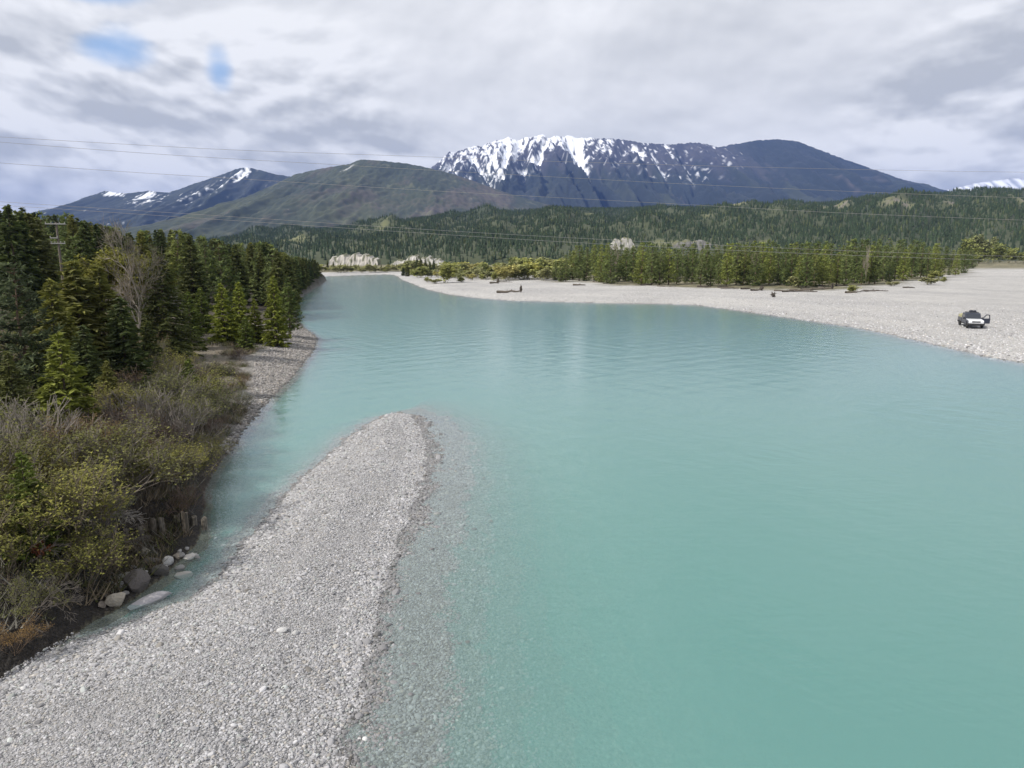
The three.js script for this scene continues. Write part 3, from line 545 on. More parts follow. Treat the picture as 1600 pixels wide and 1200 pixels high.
// named trees on the left bank
rooted('tree', 'spruce_tree', bigSpruce, 262, 560, 390, { label: 'broad dark green spruce right of the bare pale tree, tallest at the brush edge', wide: 1.15, tone: 2, g: 1.8 });
topped('tree', 'bare_tree', bareTree, 197, 329, 58, { label: 'tall leafless pale grey tree standing above the left bank brush', wide: 0.66 });
topped('tree', 'leafing_tree', leafTree, 150, 388, 68, { label: 'yellow green leafing tree left of the bare pale tree', wide: 1.1 });
topped('tree', 'leafing_tree', leafTree, 236, 398, 74, { label: 'brownish leafing tree close behind the bare pale tree', wide: 0.8, turn: 2, tone: 1 });
topped('tree', 'pine_tree', nearPine, 18, 408, 34, { label: 'pale grey green loose pine at the left edge of the view', wide: 1.1 });
topped('tree', 'fir_tree', darks[0], 112, 405, 43, { label: 'dense green fir at the left of the clump below the utility pole', wide: 1.5, tone: 2 });
topped('tree', 'fir_tree', darks[2], 152, 412, 44, { label: 'dense green fir at the right of the clump below the utility pole', wide: 1.35, tone: 2 });
topped('tree', 'fir_tree', darks[4], 76, 432, 39, { label: 'lower green fir in front of the clump below the utility pole', wide: 1.3, tone: 4 });
topped('tree', 'fir_tree', darks[1], 186, 462, 41, { label: 'low dark fir under the bare pale tree', wide: 1.4, tone: 1 });
topped('tree', 'young_fir', youngs[0], 90, 516, 29, { label: 'slim bright green young fir in the left brush', wide: 1.3, tone: 2 });
rooted('tree', 'young_fir', youngs[1], 54, 868, 704, { label: 'dark green young fir nearest the camera, low in the left brush', wide: 1.1, tone: 3 });
rooted('tree', 'young_fir', youngs[2], 20, 640, 560, { label: 'small green fir at the left edge beside the slim bright one', wide: 1.1, tone: 1 });
rooted('tree', 'young_fir', youngs[1], 352, 536, 442, { label: 'bright green conifer on the gravel terrace, leftmost of its cluster', wide: 1.2, tone: 4, g: 1.6 });
rooted('tree', 'young_fir', youngs[0], 378, 530, 440, { label: 'bright green pointed conifer, tallest of the terrace cluster', wide: 1.05, tone: 4, g: 1.6 });
rooted('tree', 'young_fir', youngs[2], 386, 548, 494, { label: 'short dark conifer in front of the terrace cluster', wide: 1.2, tone: 1, g: 1.6 });
rooted('tree', 'young_fir', youngs[1], 401, 535, 466, { label: 'green conifer at the right of the terrace cluster', wide: 1.1, tone: 2, g: 1.6 });
rooted('tree', 'young_fir', youngs[0], 433, 541, 430, { label: 'slim tall conifer, left one of the pair by the water', wide: 0.9, tone: 2, g: 1.5 });
rooted('tree', 'pine_tree', sidePine, 454, 526, 442, { label: 'loose round pine, right one of the pair by the water', wide: 1.15, tone: 4, g: 1.2 });
rooted('tree', 'young_fir', youngs[2], 318, 520, 448, { label: 'dark conifer between the broad spruce and the terrace cluster', wide: 1.1, tone: 1, g: 1.8 });

for (const [bx, by, ty, k, w, tone, label] of [[170, 610, 520, 1, 1.2, 3, 'dark young conifer in the brush below the bare pale tree'], [232, 650, 585, 2, 1.2, 1, 'dull young conifer deep in the brush above the channel'], [128, 690, 615, 0, 1.1, 3, 'dark young conifer between the slim fir and the pilings'], [300, 640, 560, 2, 1.25, 3, 'dark young conifer leaning over the bank below the broad spruce'], [40, 560, 470, 1, 1.2, 1, 'grey green young conifer under the loose pine at the left edge'], [205, 560, 470, 0, 1.2, 0, 'green conifer between the fir clump and the broad spruce'], [300, 545, 455, 2, 1.1, 3, 'dark conifer touching the right side of the broad spruce']])
  rooted('tree', 'young_fir', youngs[k], bx, by, ty, { label, wide: w, tone, g: 1.8 });

for (const [tx, ty, D, k, w, tone, label] of [[128, 505, 34, 1, 1.35, 0, 'bushy green conifer in front of the fir clump, right of the slim young fir'], [48, 528, 33, 3, 1.2, 0, 'bushy green conifer left of the slim young fir'], [10, 545, 29, 2, 1.2, 0, 'green conifer cut by the left edge below the loose pine'], [230, 500, 46, 0, 1.3, 3, 'dark conifer just left of the broad spruce'], [165, 560, 33, 4, 1.3, 2, 'low broad conifer right of the slim young fir']])
  topped('tree', 'fir_tree', darks[k], tx, ty, D, { label, wide: w, tone });

// the forest behind, along the left bank to the headland
const SKYLINE = [[-60, 330], [0, 328], [22, 322], [35, 317], [60, 330], [90, 331], [120, 334], [150, 345], [175, 352], [215, 362], [250, 358], [280, 358], [310, 368], [345, 373], [365, 382], [390, 379], [420, 377], [440, 391], [455, 399], [480, 402], [498, 405], [506, 414], [515, 430]];
{
  const q = rng(303), spots = [], zone = (px) => (px < 80 ? 'left of the utility pole' : px < 180 ? 'between the utility pole and the bare pale tree' : px < 300 ? 'behind the broad spruce' : px < 420 ? 'behind the gravel terrace cluster' : 'between the terrace pair and the headland'), size = (h) => (h > 12.5 ? 'tall' : h > 9 ? 'middle sized' : 'short');
  for (let tries = 0; tries < 9000 && spots.length < 190; tries++) {
    const D = 76 + Math.pow(q(), 0.8) * 190, px = -40 + q() * 548, x = ((px - 800) / F) * D * 0.985, z = -D, l = signed(LEFT, x, z);
    if (l < (D < 100 ? 19 : 1.6) || (D < 100 && px > 300)) continue;
    const gap = D < 140 ? 3.4 : 4.2; if (spots.some((s) => Math.hypot(s[0] - x, s[1] - z) < gap)) continue;
    const g = gy(x, z), p = toPixel(x, g, z), limit = atDepth(p[0], curve(SKYLINE, p[0]), D)[1] - g; let h = 9 + q() * 6;
    if (q() < 0.45 || D > 190) h = Math.max(h, limit - q() * 1.5);
    h = Math.min(h, limit, 17.5); if (h < 4.5) continue;
    spots.push([x, z]);
    const back = q() < 0.75;
    plant('tree', back ? 'forest_spruce' : 'forest_pine', back ? darks[Math.floor(q() * 5)] : pines[Math.floor(q() * 6)], x, g - 0.1, z, h, { turn: q() * 6.28, wide: 0.95 + q() * 0.4, tone: [0, 0, 1, 2, 3][Math.floor(q() * 5)], category: 'tree',
      label: size(h) + (back ? ' dark forest conifer ' : ' olive forest pine ') + zone(p[0]), group: size(h) + (back ? ' conifers ' : ' pines ') + zone(p[0]) });
  }
}
{
  const q = rng(304);
  for (let k = 0; k < 80; k++) { const D = 120 + q() * 150, want = 0.7 + q() * q() * 9; let px = 522, x, z = -D; for (; px > 380; px -= 1) { x = ((px - 800) / F) * D * 0.99; if (signed(LEFT, x, z) > want) break; } const g = gy(x, z), h = Math.min(12, atDepth(px, curve(SKYLINE, px) + q() * 6, D)[1] - g); if (h < 3) continue; plant('tree', 'forest_spruce', darks[k % 5], x, g - 0.1, z, h, { turn: q() * 6.28, wide: 1 + q() * 0.4, tone: [0, 1, 3][k % 3], category: 'tree', label: (D > 210 ? 'small dark conifer at the tip of the left headland' : D > 160 ? 'dark conifer along the water just before the left headland' : 'dark conifer along the water behind the terrace pair'), group: 'waterside conifers of the left forest ' + (D > 210 ? 'tip' : D > 160 ? 'middle' : 'near') }); }
}
// brush on the near left bank
const RESERVED = [[54, 868, 34, 75], [96, 720, 20, 50], [128, 640, 24, 50], [52, 660, 24, 45], [12, 690, 22, 40], [165, 650, 24, 40], [112, 590, 26, 30], [150, 585, 24, 30], [92, 640, 22, 60], [54, 850, 30, 55], [20, 640, 20, 45], [262, 560, 34, 40], [352, 536, 30, 40], [385, 545, 30, 40], [433, 541, 25, 30], [170, 610, 20, 35], [128, 690, 20, 40], [300, 640, 20, 40], [40, 560, 20, 30], [205, 560, 20, 30]];
const WHERE = (px, py) => (py > 800 ? 'low on the near dark bank left of the boulders' : py > 715 ? (px < 130 ? 'at the left edge around the dark young fir' : 'above the row of pilings') : py > 610 ? (px < 150 ? 'below the slim young fir at the left' : 'along the channel opposite the tip of the gravel bar') : px < 220 ? 'at the foot of the firs below the utility pole' : 'round the foot of the broad spruce');
{
  const q = rng(404), spots = [], kinds = [['olive twiggy shrub in the thick brush of the left bank', 'shrubs of the left bank brush'], ['bare grey twig shrub in the thick brush of the left bank', 'bare shrubs of the left bank brush'], ['reddish brown twig shrub in the thick brush of the left bank', 'reddish shrubs of the left bank brush'], ['yellow green leafing shrub in the thick brush of the left bank', 'leafing shrubs of the left bank brush'], ['dull green shrub in the thick brush of the left bank', 'green shrubs of the left bank brush'], ['orange brown shrub in the thick brush of the left bank', 'brown shrubs of the left bank brush']];
  for (let tries = 0; tries < 14000 && spots.length < 250; tries++) {
    const D = 13 + Math.pow(q(), 0.9) * 56, px = -70 + q() * 420, x = ((px - 800) / F) * D * 0.99, z = -D, l = signed(LEFT, x, z), G = GENTLE(D);
    if (l < 0.3) continue;
    const pp = toPixel(x, gy(x, z), z); if (pp[1] > 505 && pp[0] > curve([[505, 262], [545, 280], [580, 288], [610, 300], [640, 326], [680, 338], [720, 332], [760, 316], [800, 306]], pp[1])) continue;
    if (RESERVED.some(([a, b, w, d]) => Math.abs(pp[0] - a) < w && pp[1] > b - 12 && pp[1] < b + d)) continue; if (pp[1] > 812 && pp[0] > curve([[812, 172], [850, 158], [880, 155], [900, 150], [940, 138], [1000, 98], [1050, 50]], pp[1])) continue;
    const gap = lerp(1.05, 1.7, ss(18, 45, D)); if (spots.some((s) => Math.hypot(s[0] - x, s[1] - z) < gap)) continue;
    spots.push([x, z]);
    const m = n2(x * 0.22 + 3, z * 0.22), k = m > 0.12 ? (q() < 0.6 ? 3 : 4) : m > -0.1 ? (q() < 0.45 ? 0 : q() < 0.35 ? 5 : q() < 0.5 ? 1 : 4) : m > -0.28 ? (q() < 0.35 ? 5 : q() < 0.6 ? 0 : 1) : q() < 0.4 ? 2 : q() < 0.4 ? 5 : 4;
    const h = (1.2 + q() * 1.5) * (l < 1.5 ? 0.75 : 1) * lerp(1, 1.15, ss(23, 33, D)) * (q() < 0.2 ? lerp(1.25, 1.5, ss(24, 34, D)) : 1);
    plant('bush', ['olive_shrub', 'bare_shrub', 'reddish_shrub', 'leafing_shrub', 'green_shrub', 'brown_shrub'][k], bushes[k], x, gy(x, z) - 0.05, z, h, { turn: q() * 6.28, wide: 0.9 + q() * 0.5, tone: [0, 0, 1, 2][Math.floor(q() * 4)], category: 'shrub', label: kinds[k][0].replace('in the thick brush of the left bank', WHERE(pp[0], pp[1])), group: kinds[k][1] + ' ' + WHERE(pp[0], pp[1]) });
  }
}
// dry grass and litter underneath
{
  const b = new Buf(), r = rng(12);
  for (let k = 0; k < 16; k++) { const a = r() * 6.28, L = 0.2 + r() * 0.45, o = [(r() - 0.5) * 0.4, 0, (r() - 0.5) * 0.4], e = [o[0] + Math.cos(a) * L * 0.8, 0.05 + r() * 0.4, o[2] + Math.sin(a) * L * 0.8], w = 0.008 + r() * 0.012; b.tri([o[0] - w, o[1], o[2]], [o[0] + w, o[1], o[2] + w], e, shade([1, 1, 1], 0.6 + r() * 0.8)); }
  const spots = [], q = rng(13);
  for (let tries = 0; tries < 90000 && spots.length < 11000; tries++) {
    const D = 12 + Math.pow(q(), 0.7) * 85, px = -70 + q() * 560, x = ((px - 800) / F) * D, z = -D, l = signed(LEFT, x, z), G = GENTLE(D);
    if (l < lerp(0.5, beachWidth(D), G) || (G > 0.6 && fbm(x * 0.25, z * 0.25, 8, 4) < 0.02)) continue; spots.push([x, gy(x, z), z]);
  }
  const im = new THREE.InstancedMesh(b.geo(), new THREE.MeshStandardMaterial({ vertexColors: true, roughness: 1 }), spots.length), m = new THREE.Matrix4(), c = new THREE.Color();
  spots.forEach(([x, y, z], i) => { const s = 0.7 + q() * 0.9; m.makeRotationY(q() * 6.28); m.scale(new THREE.Vector3(s, s, s)); m.setPosition(x, y - 0.02, z); im.setMatrixAt(i, m); const t = q(), k = 0.7 + q() * 0.5; im.setColorAt(i, t < 0.45 ? c.setRGB(0.17 * k, 0.135 * k, 0.09 * k) : t < 0.75 ? c.setRGB(0.1 * k, 0.105 * k, 0.035 * k) : c.setRGB(0.2 * k, 0.19 * k, 0.16 * k)); });
  tag(add(im, 'dry_grass'), 'dry grass and twig litter under the left bank brush', 'grass', null, 'stuff');
}
// the pine stand on the right flat
{
  const front = [[880, 437], [930, 441], [1000, 444], [1100, 446], [1200, 448], [1290, 448], [1370, 443], [1440, 436], [1490, 430], [1525, 421]], tops = [[880, 392], [900, 381], [925, 376], [960, 380], [1000, 376], [1080, 381], [1160, 374], [1250, 377], [1330, 373], [1420, 374], [1470, 380], [1500, 382], [1525, 384]];
  const q = rng(505), ONES = ['', 'first', 'second', 'third', 'fourth', 'fifth', 'sixth', 'seventh', 'eighth', 'ninth', 'tenth', 'eleventh', 'twelfth', 'thirteenth', 'fourteenth', 'fifteenth', 'sixteenth', 'seventeenth', 'eighteenth', 'nineteenth'], TENS = ['', '', 'twent', 'thirt', 'fort', 'fift', 'sixt'];
  const ord = (k) => (k < 20 ? ONES[k] : k % 10 ? TENS[Math.floor(k / 10)] + 'y-' + ONES[k % 10] : TENS[Math.floor(k / 10)] + 'ieth');
  let n = 0;
  const put = (px, by, ty, row) => {
    const k = Math.floor(q() * 6), o = { turn: q() * 6.28, wide: 0.85 + q() * 0.35, tone: [0, 2, 3, 4, 1, 0, 3][Math.floor(q() * 7)], g: 2, category: 'tree', label: row ? 'green pine in the back rows of the stand, ' + (px < 1050 ? 'its left third' : px < 1290 ? 'its middle' : 'its right third') : ord(n + 1) + ' pine from the left along the front of the right stand', group: row ? 'back pines of the stand, ' + (px < 1050 ? 'left third' : px < 1290 ? 'middle' : 'right third') : 'front pines of the stand on the right flat' };
    rooted('tree', 'stand_pine', pines[k], px, by, ty, o); n++;
  };
  for (let px = 884; px < 1522; px += 8.5 + q() * 7) { const by = curve(front, px) - 1 + (q() - 0.5) * 5, ty = curve(tops, px) + 2 + q() * q() * 46; put(px, by, Math.min(ty, by - 16), 0); }
  for (let px = 890; px < 1515; px += 7 + q() * 6) put(px, curve(front, px) - 7 - q() * 5, curve(tops, px) + q() * 11, 1);
  for (let px = 895; px < 1510; px += 11 + q() * 12) put(px, curve(front, px) - 14 - q() * 5, curve(tops, px) - 1 + q() * 12, 1);
}
// willow scrub and a few conifers beside the far bend, and more scrub at the right edge
{
  const q = rng(606);
  for (let px = 640; px < 885; px += 6 + q() * 6) for (const row of [0, 1]) {
    const by = lerp(434, 439, ss(640, 760, px)) - row * 9 - q() * 4, ty = by - 8 - q() * 9 - (px > 790 ? 7 : 0), k = Math.floor(q() * 2);
    rooted('bush', 'scrub_willow', farBush[k], px, by, ty, { turn: q() * 6.28, wide: 1.2 + q() * 0.7, tone: [0, 2, 1][Math.floor(q() * 3)], g: 2, category: 'shrub', label: (row ? 'back row' : 'front row') + ' yellow green willow in the far scrub, ' + (px < 720 ? 'near the tall lone willow' : px < 805 ? 'behind the driftwood roots' : 'next to the pine stand'), group: 'willows of the far scrub ' + row + (px < 720 ? ' left' : px < 805 ? ' middle' : ' right') });
  }
  for (let px = 505; px < 640; px += 6 + q() * 5) rooted('bush', 'bend_willow', farBush[Math.floor(q() * 2)], px, 426.5 - q() * 3, 412 + q() * 7, { turn: q() * 6.28, wide: 1.3 + q() * 0.6, g: 2, category: 'shrub', label: 'small pale willow on the far shore under the pale bluffs', group: 'willows under the bluffs' });
  for (let px = 512; px < 640; px += 7 + q() * 7) rooted('tree', 'bend_conifer', darks[Math.floor(q() * 5)], px, 422.5 - q() * 2, 405 + q() * 8, { turn: q() * 6.28, g: 2.5, category: 'tree', label: 'small dark conifer behind the far shore willows under the bluffs', group: 'conifers under the bluffs' });
  for (const [px, by, ty, w] of [[630, 431, 417, 1.6], [637, 432, 414, 1.5], [652, 430, 401, 1], [658, 431, 403, 1.2], [665, 430, 404, 1], [672, 431, 408, 1.2], [678, 429, 405, 1]]) rooted('tree', 'point_conifer', darks[Math.floor(q() * 5)], px, by, ty, { wide: w, g: 2, turn: q() * 6, category: 'tree', label: 'dark conifer in the clump on the point at the river bend', group: 'conifers on the point' });
  for (const [px, by, ty] of [[798, 434, 402], [803, 434, 404], [720, 432, 412], [756, 431, 409], [845, 436, 405], [868, 438, 408], [876, 440, 404], [884, 440, 398]]) rooted('tree', 'scrub_conifer', pines[Math.floor(q() * 6)], px, by, ty, { g: 2, turn: q() * 6, category: 'tree', label: 'small conifer growing among the far yellow willows', group: 'conifers among the far willows' });
  for (let px = 1505; px < 1640; px += 8 + q() * 7) for (const row of [0, 1]) rooted('bush', 'edge_willow', farBush[(q() < 0.6 ? 1 : 0)], px, 406 + (px < 1540 ? 6 : 0) - row * 3, 370 + q() * 18 + (1 - row) * 10, { turn: q() * 6.28, wide: 0.7 + q() * 0.3, tone: [3, 1, 3][Math.floor(q() * 3)], g: 4, category: 'shrub', label: 'yellow brown willow behind the gravel at the right edge of the view', group: 'willows at the right edge' });
  const singles = [[694, 442, 412, 1.3, 1, 'tall yellow green willow standing out on the far gravel edge'], [668, 441, 433, 1.6, 1, 'small green shrub left of the tall willow on the far gravel'], [681, 443, 436, 2, 0, 'low grey shrub beside the tall willow on the far gravel'], [722, 441, 433, 2, 1, 'low green shrub right of the tall willow on the far gravel'],
    [1243, 449, 433, 1.5, 0, 'rounded tan shrub in front of the right pine stand'], [1328, 457, 446, 1.8, 1, 'low green shrub alone on the gravel before the pine stand'], [1396, 447, 440, 2.2, 0, 'flat brown shrub mound right of the lone low shrub'], [1450, 445, 434, 2.0, 0, 'dark brown shrub mound at the right end of the pine stand'], [1454, 438, 424, 1.4, 1, 'yellow green shrub above the brown mound at the end of the stand'], [1475, 441, 433, 1.3, 1, 'small green shrub furthest right on the open gravel'], [1005, 441, 431, 1.7, 0, 'brown shrub at the foot of the stand above the river bend'], [940, 440, 430, 1.5, 1, 'green shrub at the left foot of the pine stand']];
  for (const [px, by, ty, w, k, label] of singles) rooted('bush', 'gravel_shrub', farBush[k], px, by, ty, { wide: w, g: 1.5, turn: px, category: 'shrub', label });
  rooted('bush', 'bank_shrub', bushes[3], 298, 742, 690, { label: 'yellow green shrub overhanging the channel on the left bank', category: 'shrub', wide: 1.4, tone: 1, g: 1.5 });
  rooted('bush', 'bank_shrub', bushes[3], 250, 770, 690, { label: 'larger yellowish shrub left of the overhanging one', category: 'shrub', wide: 1.3, tone: 0, g: 1.8 });
  for (let k = 0; k < 34; k++) { const px = 300 + q() * 150, py = 540 + q() * 62; let [x, z] = onPlane(px, py, 1.5); const l = signed(LEFT, x, z); if (l < beachWidth(-z) + 0.2) continue; plant('bush', 'terrace_twigs', bushes[[1, 2, 5, 4][k % 4]], x, gy(x, z) - 0.05, z, 0.4 + q() * 0.7, { turn: q() * 6, wide: 1.3, category: 'shrub', tone: k % 3, label: 'low twiggy tuft on the gravel terrace between its conifers', group: 'tufts on the gravel terrace' }); }
  for (const [px, by, ty, label] of [[962, 442, 378, 'bare dead snag in the left part of the pine stand'], [1178, 447, 382, 'bare dead snag in the middle of the pine stand'], [1352, 446, 380, 'bare dead snag in the right part of the pine stand']]) rooted('tree', 'dead_snag', bareTree, px, by, ty, { g: 2, wide: 0.35, turn: px, label, category: 'tree' });
  rooted('bush', 'terrace_shrub', bushes[4], 340, 585, 572, { label: 'low green tuft on the pale gravel terrace', category: 'shrub', wide: 2, g: 1.5 });
}

// ------------------------------------------------------------------ stones
function rockGeo(seed, detail, flat = 0.65, rough = 0.35, angular = 0) {
  let g = new THREE.IcosahedronGeometry(1, detail); g.deleteAttribute('uv'); g.deleteAttribute('normal');
  const p = g.attributes.position, q = rng(seed), sx = 0.8 + q() * 0.5, sz = 0.7 + q() * 0.5;
  for (let i = 0; i < p.count; i++) {
    const x = p.getX(i), y = p.getY(i), z = p.getZ(i); let k = 1 + rough * fbm(x * 1.1 + seed, y * 1.1, z * 1.1, detail > 2 ? 5 : 2);
    if (angular) for (let f = 0; f < 9; f++) { const h = rng(seed * 13 + f), a = h() * 6.28, u = h() * 2 - 1, s = Math.sqrt(1 - u * u), d = x * Math.cos(a) * s + y * u + z * Math.sin(a) * s, lim = 0.55 + h() * 0.27; if (d * k > lim) k = lerp(k, lim / d, angular); }
    if (detail > 3) k *= 1 + 0.09 * fbm(x * 4.5 + seed, y * 6, z * 4.5, 4);
    p.setXYZ(i, x * k * sx, y * k * flat, z * k * sz);
  }
  g.computeVertexNormals(); return g;
}
{
  const q = rng(717), sets = [[], [], []], c = new THREE.Color(), m = new THREE.Matrix4(), e = new THREE.Euler(), tones = [];
  const drop = (x, z, y, s, tone) => { sets[Math.floor(q() * 3)].push([x, y + s * 0.12, z, s, tone]); };
  const tone = (wet) => { const t = q(), k = (t < 0.1 ? 0.12 + q() * 0.08 : t < 0.34 ? 0.22 + q() * 0.08 : t < 0.88 ? 0.31 + q() * 0.09 : 0.42 + q() * 0.12) * (wet ? 0.62 : 1), w = q(); return w < 0.12 ? [k, k * 0.94, k * 0.86] : w < 0.2 ? [k * 0.94, k * 0.98, k * 0.94] : [k, k * 0.985, k * 1.0]; };
  for (let tries = 0, n = 0; tries < 900000 && n < 260000; tries++) {      // the bar and its drowned edge
    const D = 11 + Math.pow(q(), 0.72) * 32, px = -160 + q() * 1020, x = ((px - 800) / F) * D * 0.985, z = -D;
    const b = signed(BAR, x, z); if (b < -5.5 || (b < 0 && q() > 0.85 + b * 0.14) || (b < 0.35 && x < -1.5 && signed(LEFT, x, z) > (b < -0.4 ? -0.4 : 0.12))) continue;
    const big = fbm(x * 0.3, z * 0.3, 3, 3); const band = n2(b * 0.7 + 3, D * 0.12) + big * 0.8; if (band > 0.28 && b > 0.4 && q() < 0.62) continue; const s = (0.011 + 0.024 * Math.pow(q(), 2.4) + (q() < 0.006 ? 0.05 * q() : 0)) * (1 + 0.9 * big + (b < 1 ? 0.35 : 0)) * (0.8 + D * 0.013), y = height(x, z);
    drop(x, z, y, s, tone(y < 0.01)); n++;
  }
  for (let tries = 0, n = 0; tries < 60000 && n < 22000; tries++) {       // the beach below the terrace
    const D = 34 + q() * 60, px = 280 + q() * 240, x = ((px - 800) / F) * D * 0.985, z = -D, l = signed(LEFT, x, z); if (l < -0.6 || l > beachWidth(D) * 0.9) continue;
    const y = height(x, z); drop(x, z, y, 0.028 + 0.08 * Math.pow(q(), 2.8), tone(y < 0.02).map((v, i) => v * [0.8, 0.76, 0.71][i])); n++;
  }
  for (let tries = 0, n = 0; tries < 160000 && n < 36000; tries++) {      // the wide right beach, coarsest by the water
    const D = 55 + Math.pow(q(), 1.3) * 150, px = 640 + q() * 1000, x = ((px - 800) / F) * D * 0.99, z = -D, r = signed(RIGHT, x, z); if (r < -1 || r > 60 || q() > 1.1 - r * 0.02) continue;
    const y = height(x, z); drop(x, z, y, (0.025 + 0.09 * Math.pow(q(), 5)) * (r < 3 ? 1.3 : 1), tone(y < 0.02).map((v) => v * 1.35)); n++;
  }
  for (let k = 0; k < 3; k++) {
    const im = new THREE.InstancedMesh(rockGeo(900 + k, 1, 0.6, 0.4), std(lin(1, 1, 1), 0.92), sets[k].length);
    sets[k].forEach(([x, y, z, s, t], i) => { e.set((q() - 0.5) * 0.9, q() * 6.28, (q() - 0.5) * 0.9); m.makeRotationFromEuler(e); m.scale(new THREE.Vector3(s * (0.8 + q() * 0.5), s, s)); m.setPosition(x, y, z); im.setMatrixAt(i, m); im.setColorAt(i, c.setRGB(...t)); });
    tag(add(im, 'gravel'), ['grey river cobbles and gravel on the bars and beaches', 'grey river gravel lying among the other cobbles', 'grey rounded gravel mixed into the bars and beaches'][k], 'gravel', null, 'stuff');
  }
}
const stoneMap = grainTexture(256, 71, (x, y, r) => { const v = clamp(0.8 + 0.3 * fbm(x * 0.03, y * 0.03, 2, 4) + (r() - 0.5) * 0.2, 0, 1) * 255; return [v, v, v]; });
stoneMap.colorSpace = THREE.SRGBColorSpace;
function boulder(px, py, w, hgt, label, tone, o = {}) {   // centre pixel and size in pixels
  let [x, z] = onPlane(px, py + hgt * 0.4, o.g ?? 0.15); const y = gy(x, z), s = (w / 2 / F) * Math.hypot(z, EYE) * 1.02;
  const mat = std(lin(...tone), o.rough ?? 0.85), g = rockGeo(o.seed ?? Math.floor(px * 7 + py), o.detail ?? 10, 1, 0.4, o.angular ?? 0.8);
  const b = new THREE.Mesh(g, mat); add(b, o.name ?? 'boulder'); b.scale.set(s, s * (o.flat ?? 0.75), s * (o.deep ?? 1)); b.rotation.set(o.tiltX ?? 0, o.turn ?? 0.4, o.tilt ?? 0);
  b.position.set(x, Math.max(y, -0.12) + s * (o.flat ?? 0.75) * (o.lift ?? 0.45), z);
  return tag(b, label, 'boulder', o.group);
}
boulder(231, 922, 66, 22, 'long flat pale slab of rock lying half in the channel', [0.42, 0.4, 0.41], { flat: 0.22, deep: 0.42, turn: 0.5, tilt: 0.2, lift: 0.9 });
boulder(216, 902, 42, 30, 'large dark brown boulder behind the flat pale slab', [0.1, 0.088, 0.08], { flat: 0.8 });
boulder(182, 932, 24, 22, 'blocky tan boulder left of the flat pale slab', [0.36, 0.32, 0.26], { flat: 0.95 });
boulder(189, 911, 14, 13, 'round grey boulder above the blocky tan one', [0.3, 0.29, 0.28], { angular: 0, flat: 0.9 });
boulder(196, 923, 10, 8, 'small grey stone between the tan boulder and the slab', [0.24, 0.23, 0.22], { angular: 0.3 });
boulder(262, 871, 20, 18, 'pale round boulder just below the pilings', [0.42, 0.41, 0.39], { angular: 0.3, flat: 0.85 });
boulder(252, 885, 22, 15, 'dark wet boulder below the pale round one', [0.085, 0.078, 0.07], {});
boulder(284, 885, 25, 12, 'pale boulder furthest out in the channel shallows', [0.36, 0.34, 0.31], { flat: 0.5 });
boulder(296, 859, 20, 8, 'bright flat stone at the outer end of the boulder row', [0.52, 0.49, 0.45], { flat: 0.4 });
boulder(276, 862, 18, 9, 'brownish low stone inside the bright flat one', [0.22, 0.19, 0.155], { flat: 0.5 });
boulder(228, 857, 16, 15, 'tan angular boulder under the left pilings', [0.25, 0.225, 0.175], { flat: 0.9 });
boulder(232, 873, 26, 13, 'low dark boulder between the pilings and the brown boulder', [0.1, 0.09, 0.08], { flat: 0.5 });
boulder(160, 940, 16, 15, 'dark tan boulder leftmost by the channel', [0.17, 0.145, 0.12], {});
boulder(207, 884, 12, 9, 'small grey rubble stone beside the brown boulder', [0.2, 0.19, 0.18], {});
{
  const q = rng(818);
  for (let k = 0; k < 26; k++) boulder(165 + q() * 130, 0, 5 + q() * 6, 5, 'small grey stone in the rubble by the channel boulders', shade([0.26, 0.25, 0.24], 0.45 + q() * 1.0), { name: 'rubble_stone', detail: 2, seed: k + 5, turn: q() * 6, group: 'rubble stones by the channel' }).position.copy((() => { const t = q(), px = lerp(172, 300, t) + (q() - 0.5) * 26, py = lerp(925, 862, t) + (q() - 0.5) * 22, [x, z] = onPlane(px, py, 0.1); return new THREE.Vector3(x, Math.max(-0.05, gy(x, z)) + 0.04, z); })());
}
for (const [px, py, w, h, label, t] of [[440, 972, 13, 9, 'larger pale cobble of the pair in the middle of the gravel bar', 0.5], [461, 974, 10, 8, 'smaller grey cobble of the pair in the middle of the gravel bar', 0.4], [589, 964, 12, 6, 'dark cobble on the water edge of the gravel bar', 0.12], [569, 1118, 8, 8, 'pale round cobble at the lower right edge of the bar', 0.58], [560, 1118, 6, 7, 'second pale cobble touching the round one at the edge of the bar', 0.55], [33, 1051, 9, 9, 'white round cobble at the foot of the dark bank', 0.6]])
  boulder(px, py, w, h, label, [t, t * 0.985, t * 0.96], { name: 'cobble', angular: 0.2, detail: 3, flat: 0.65, g: 0.5, lift: 0.5 });

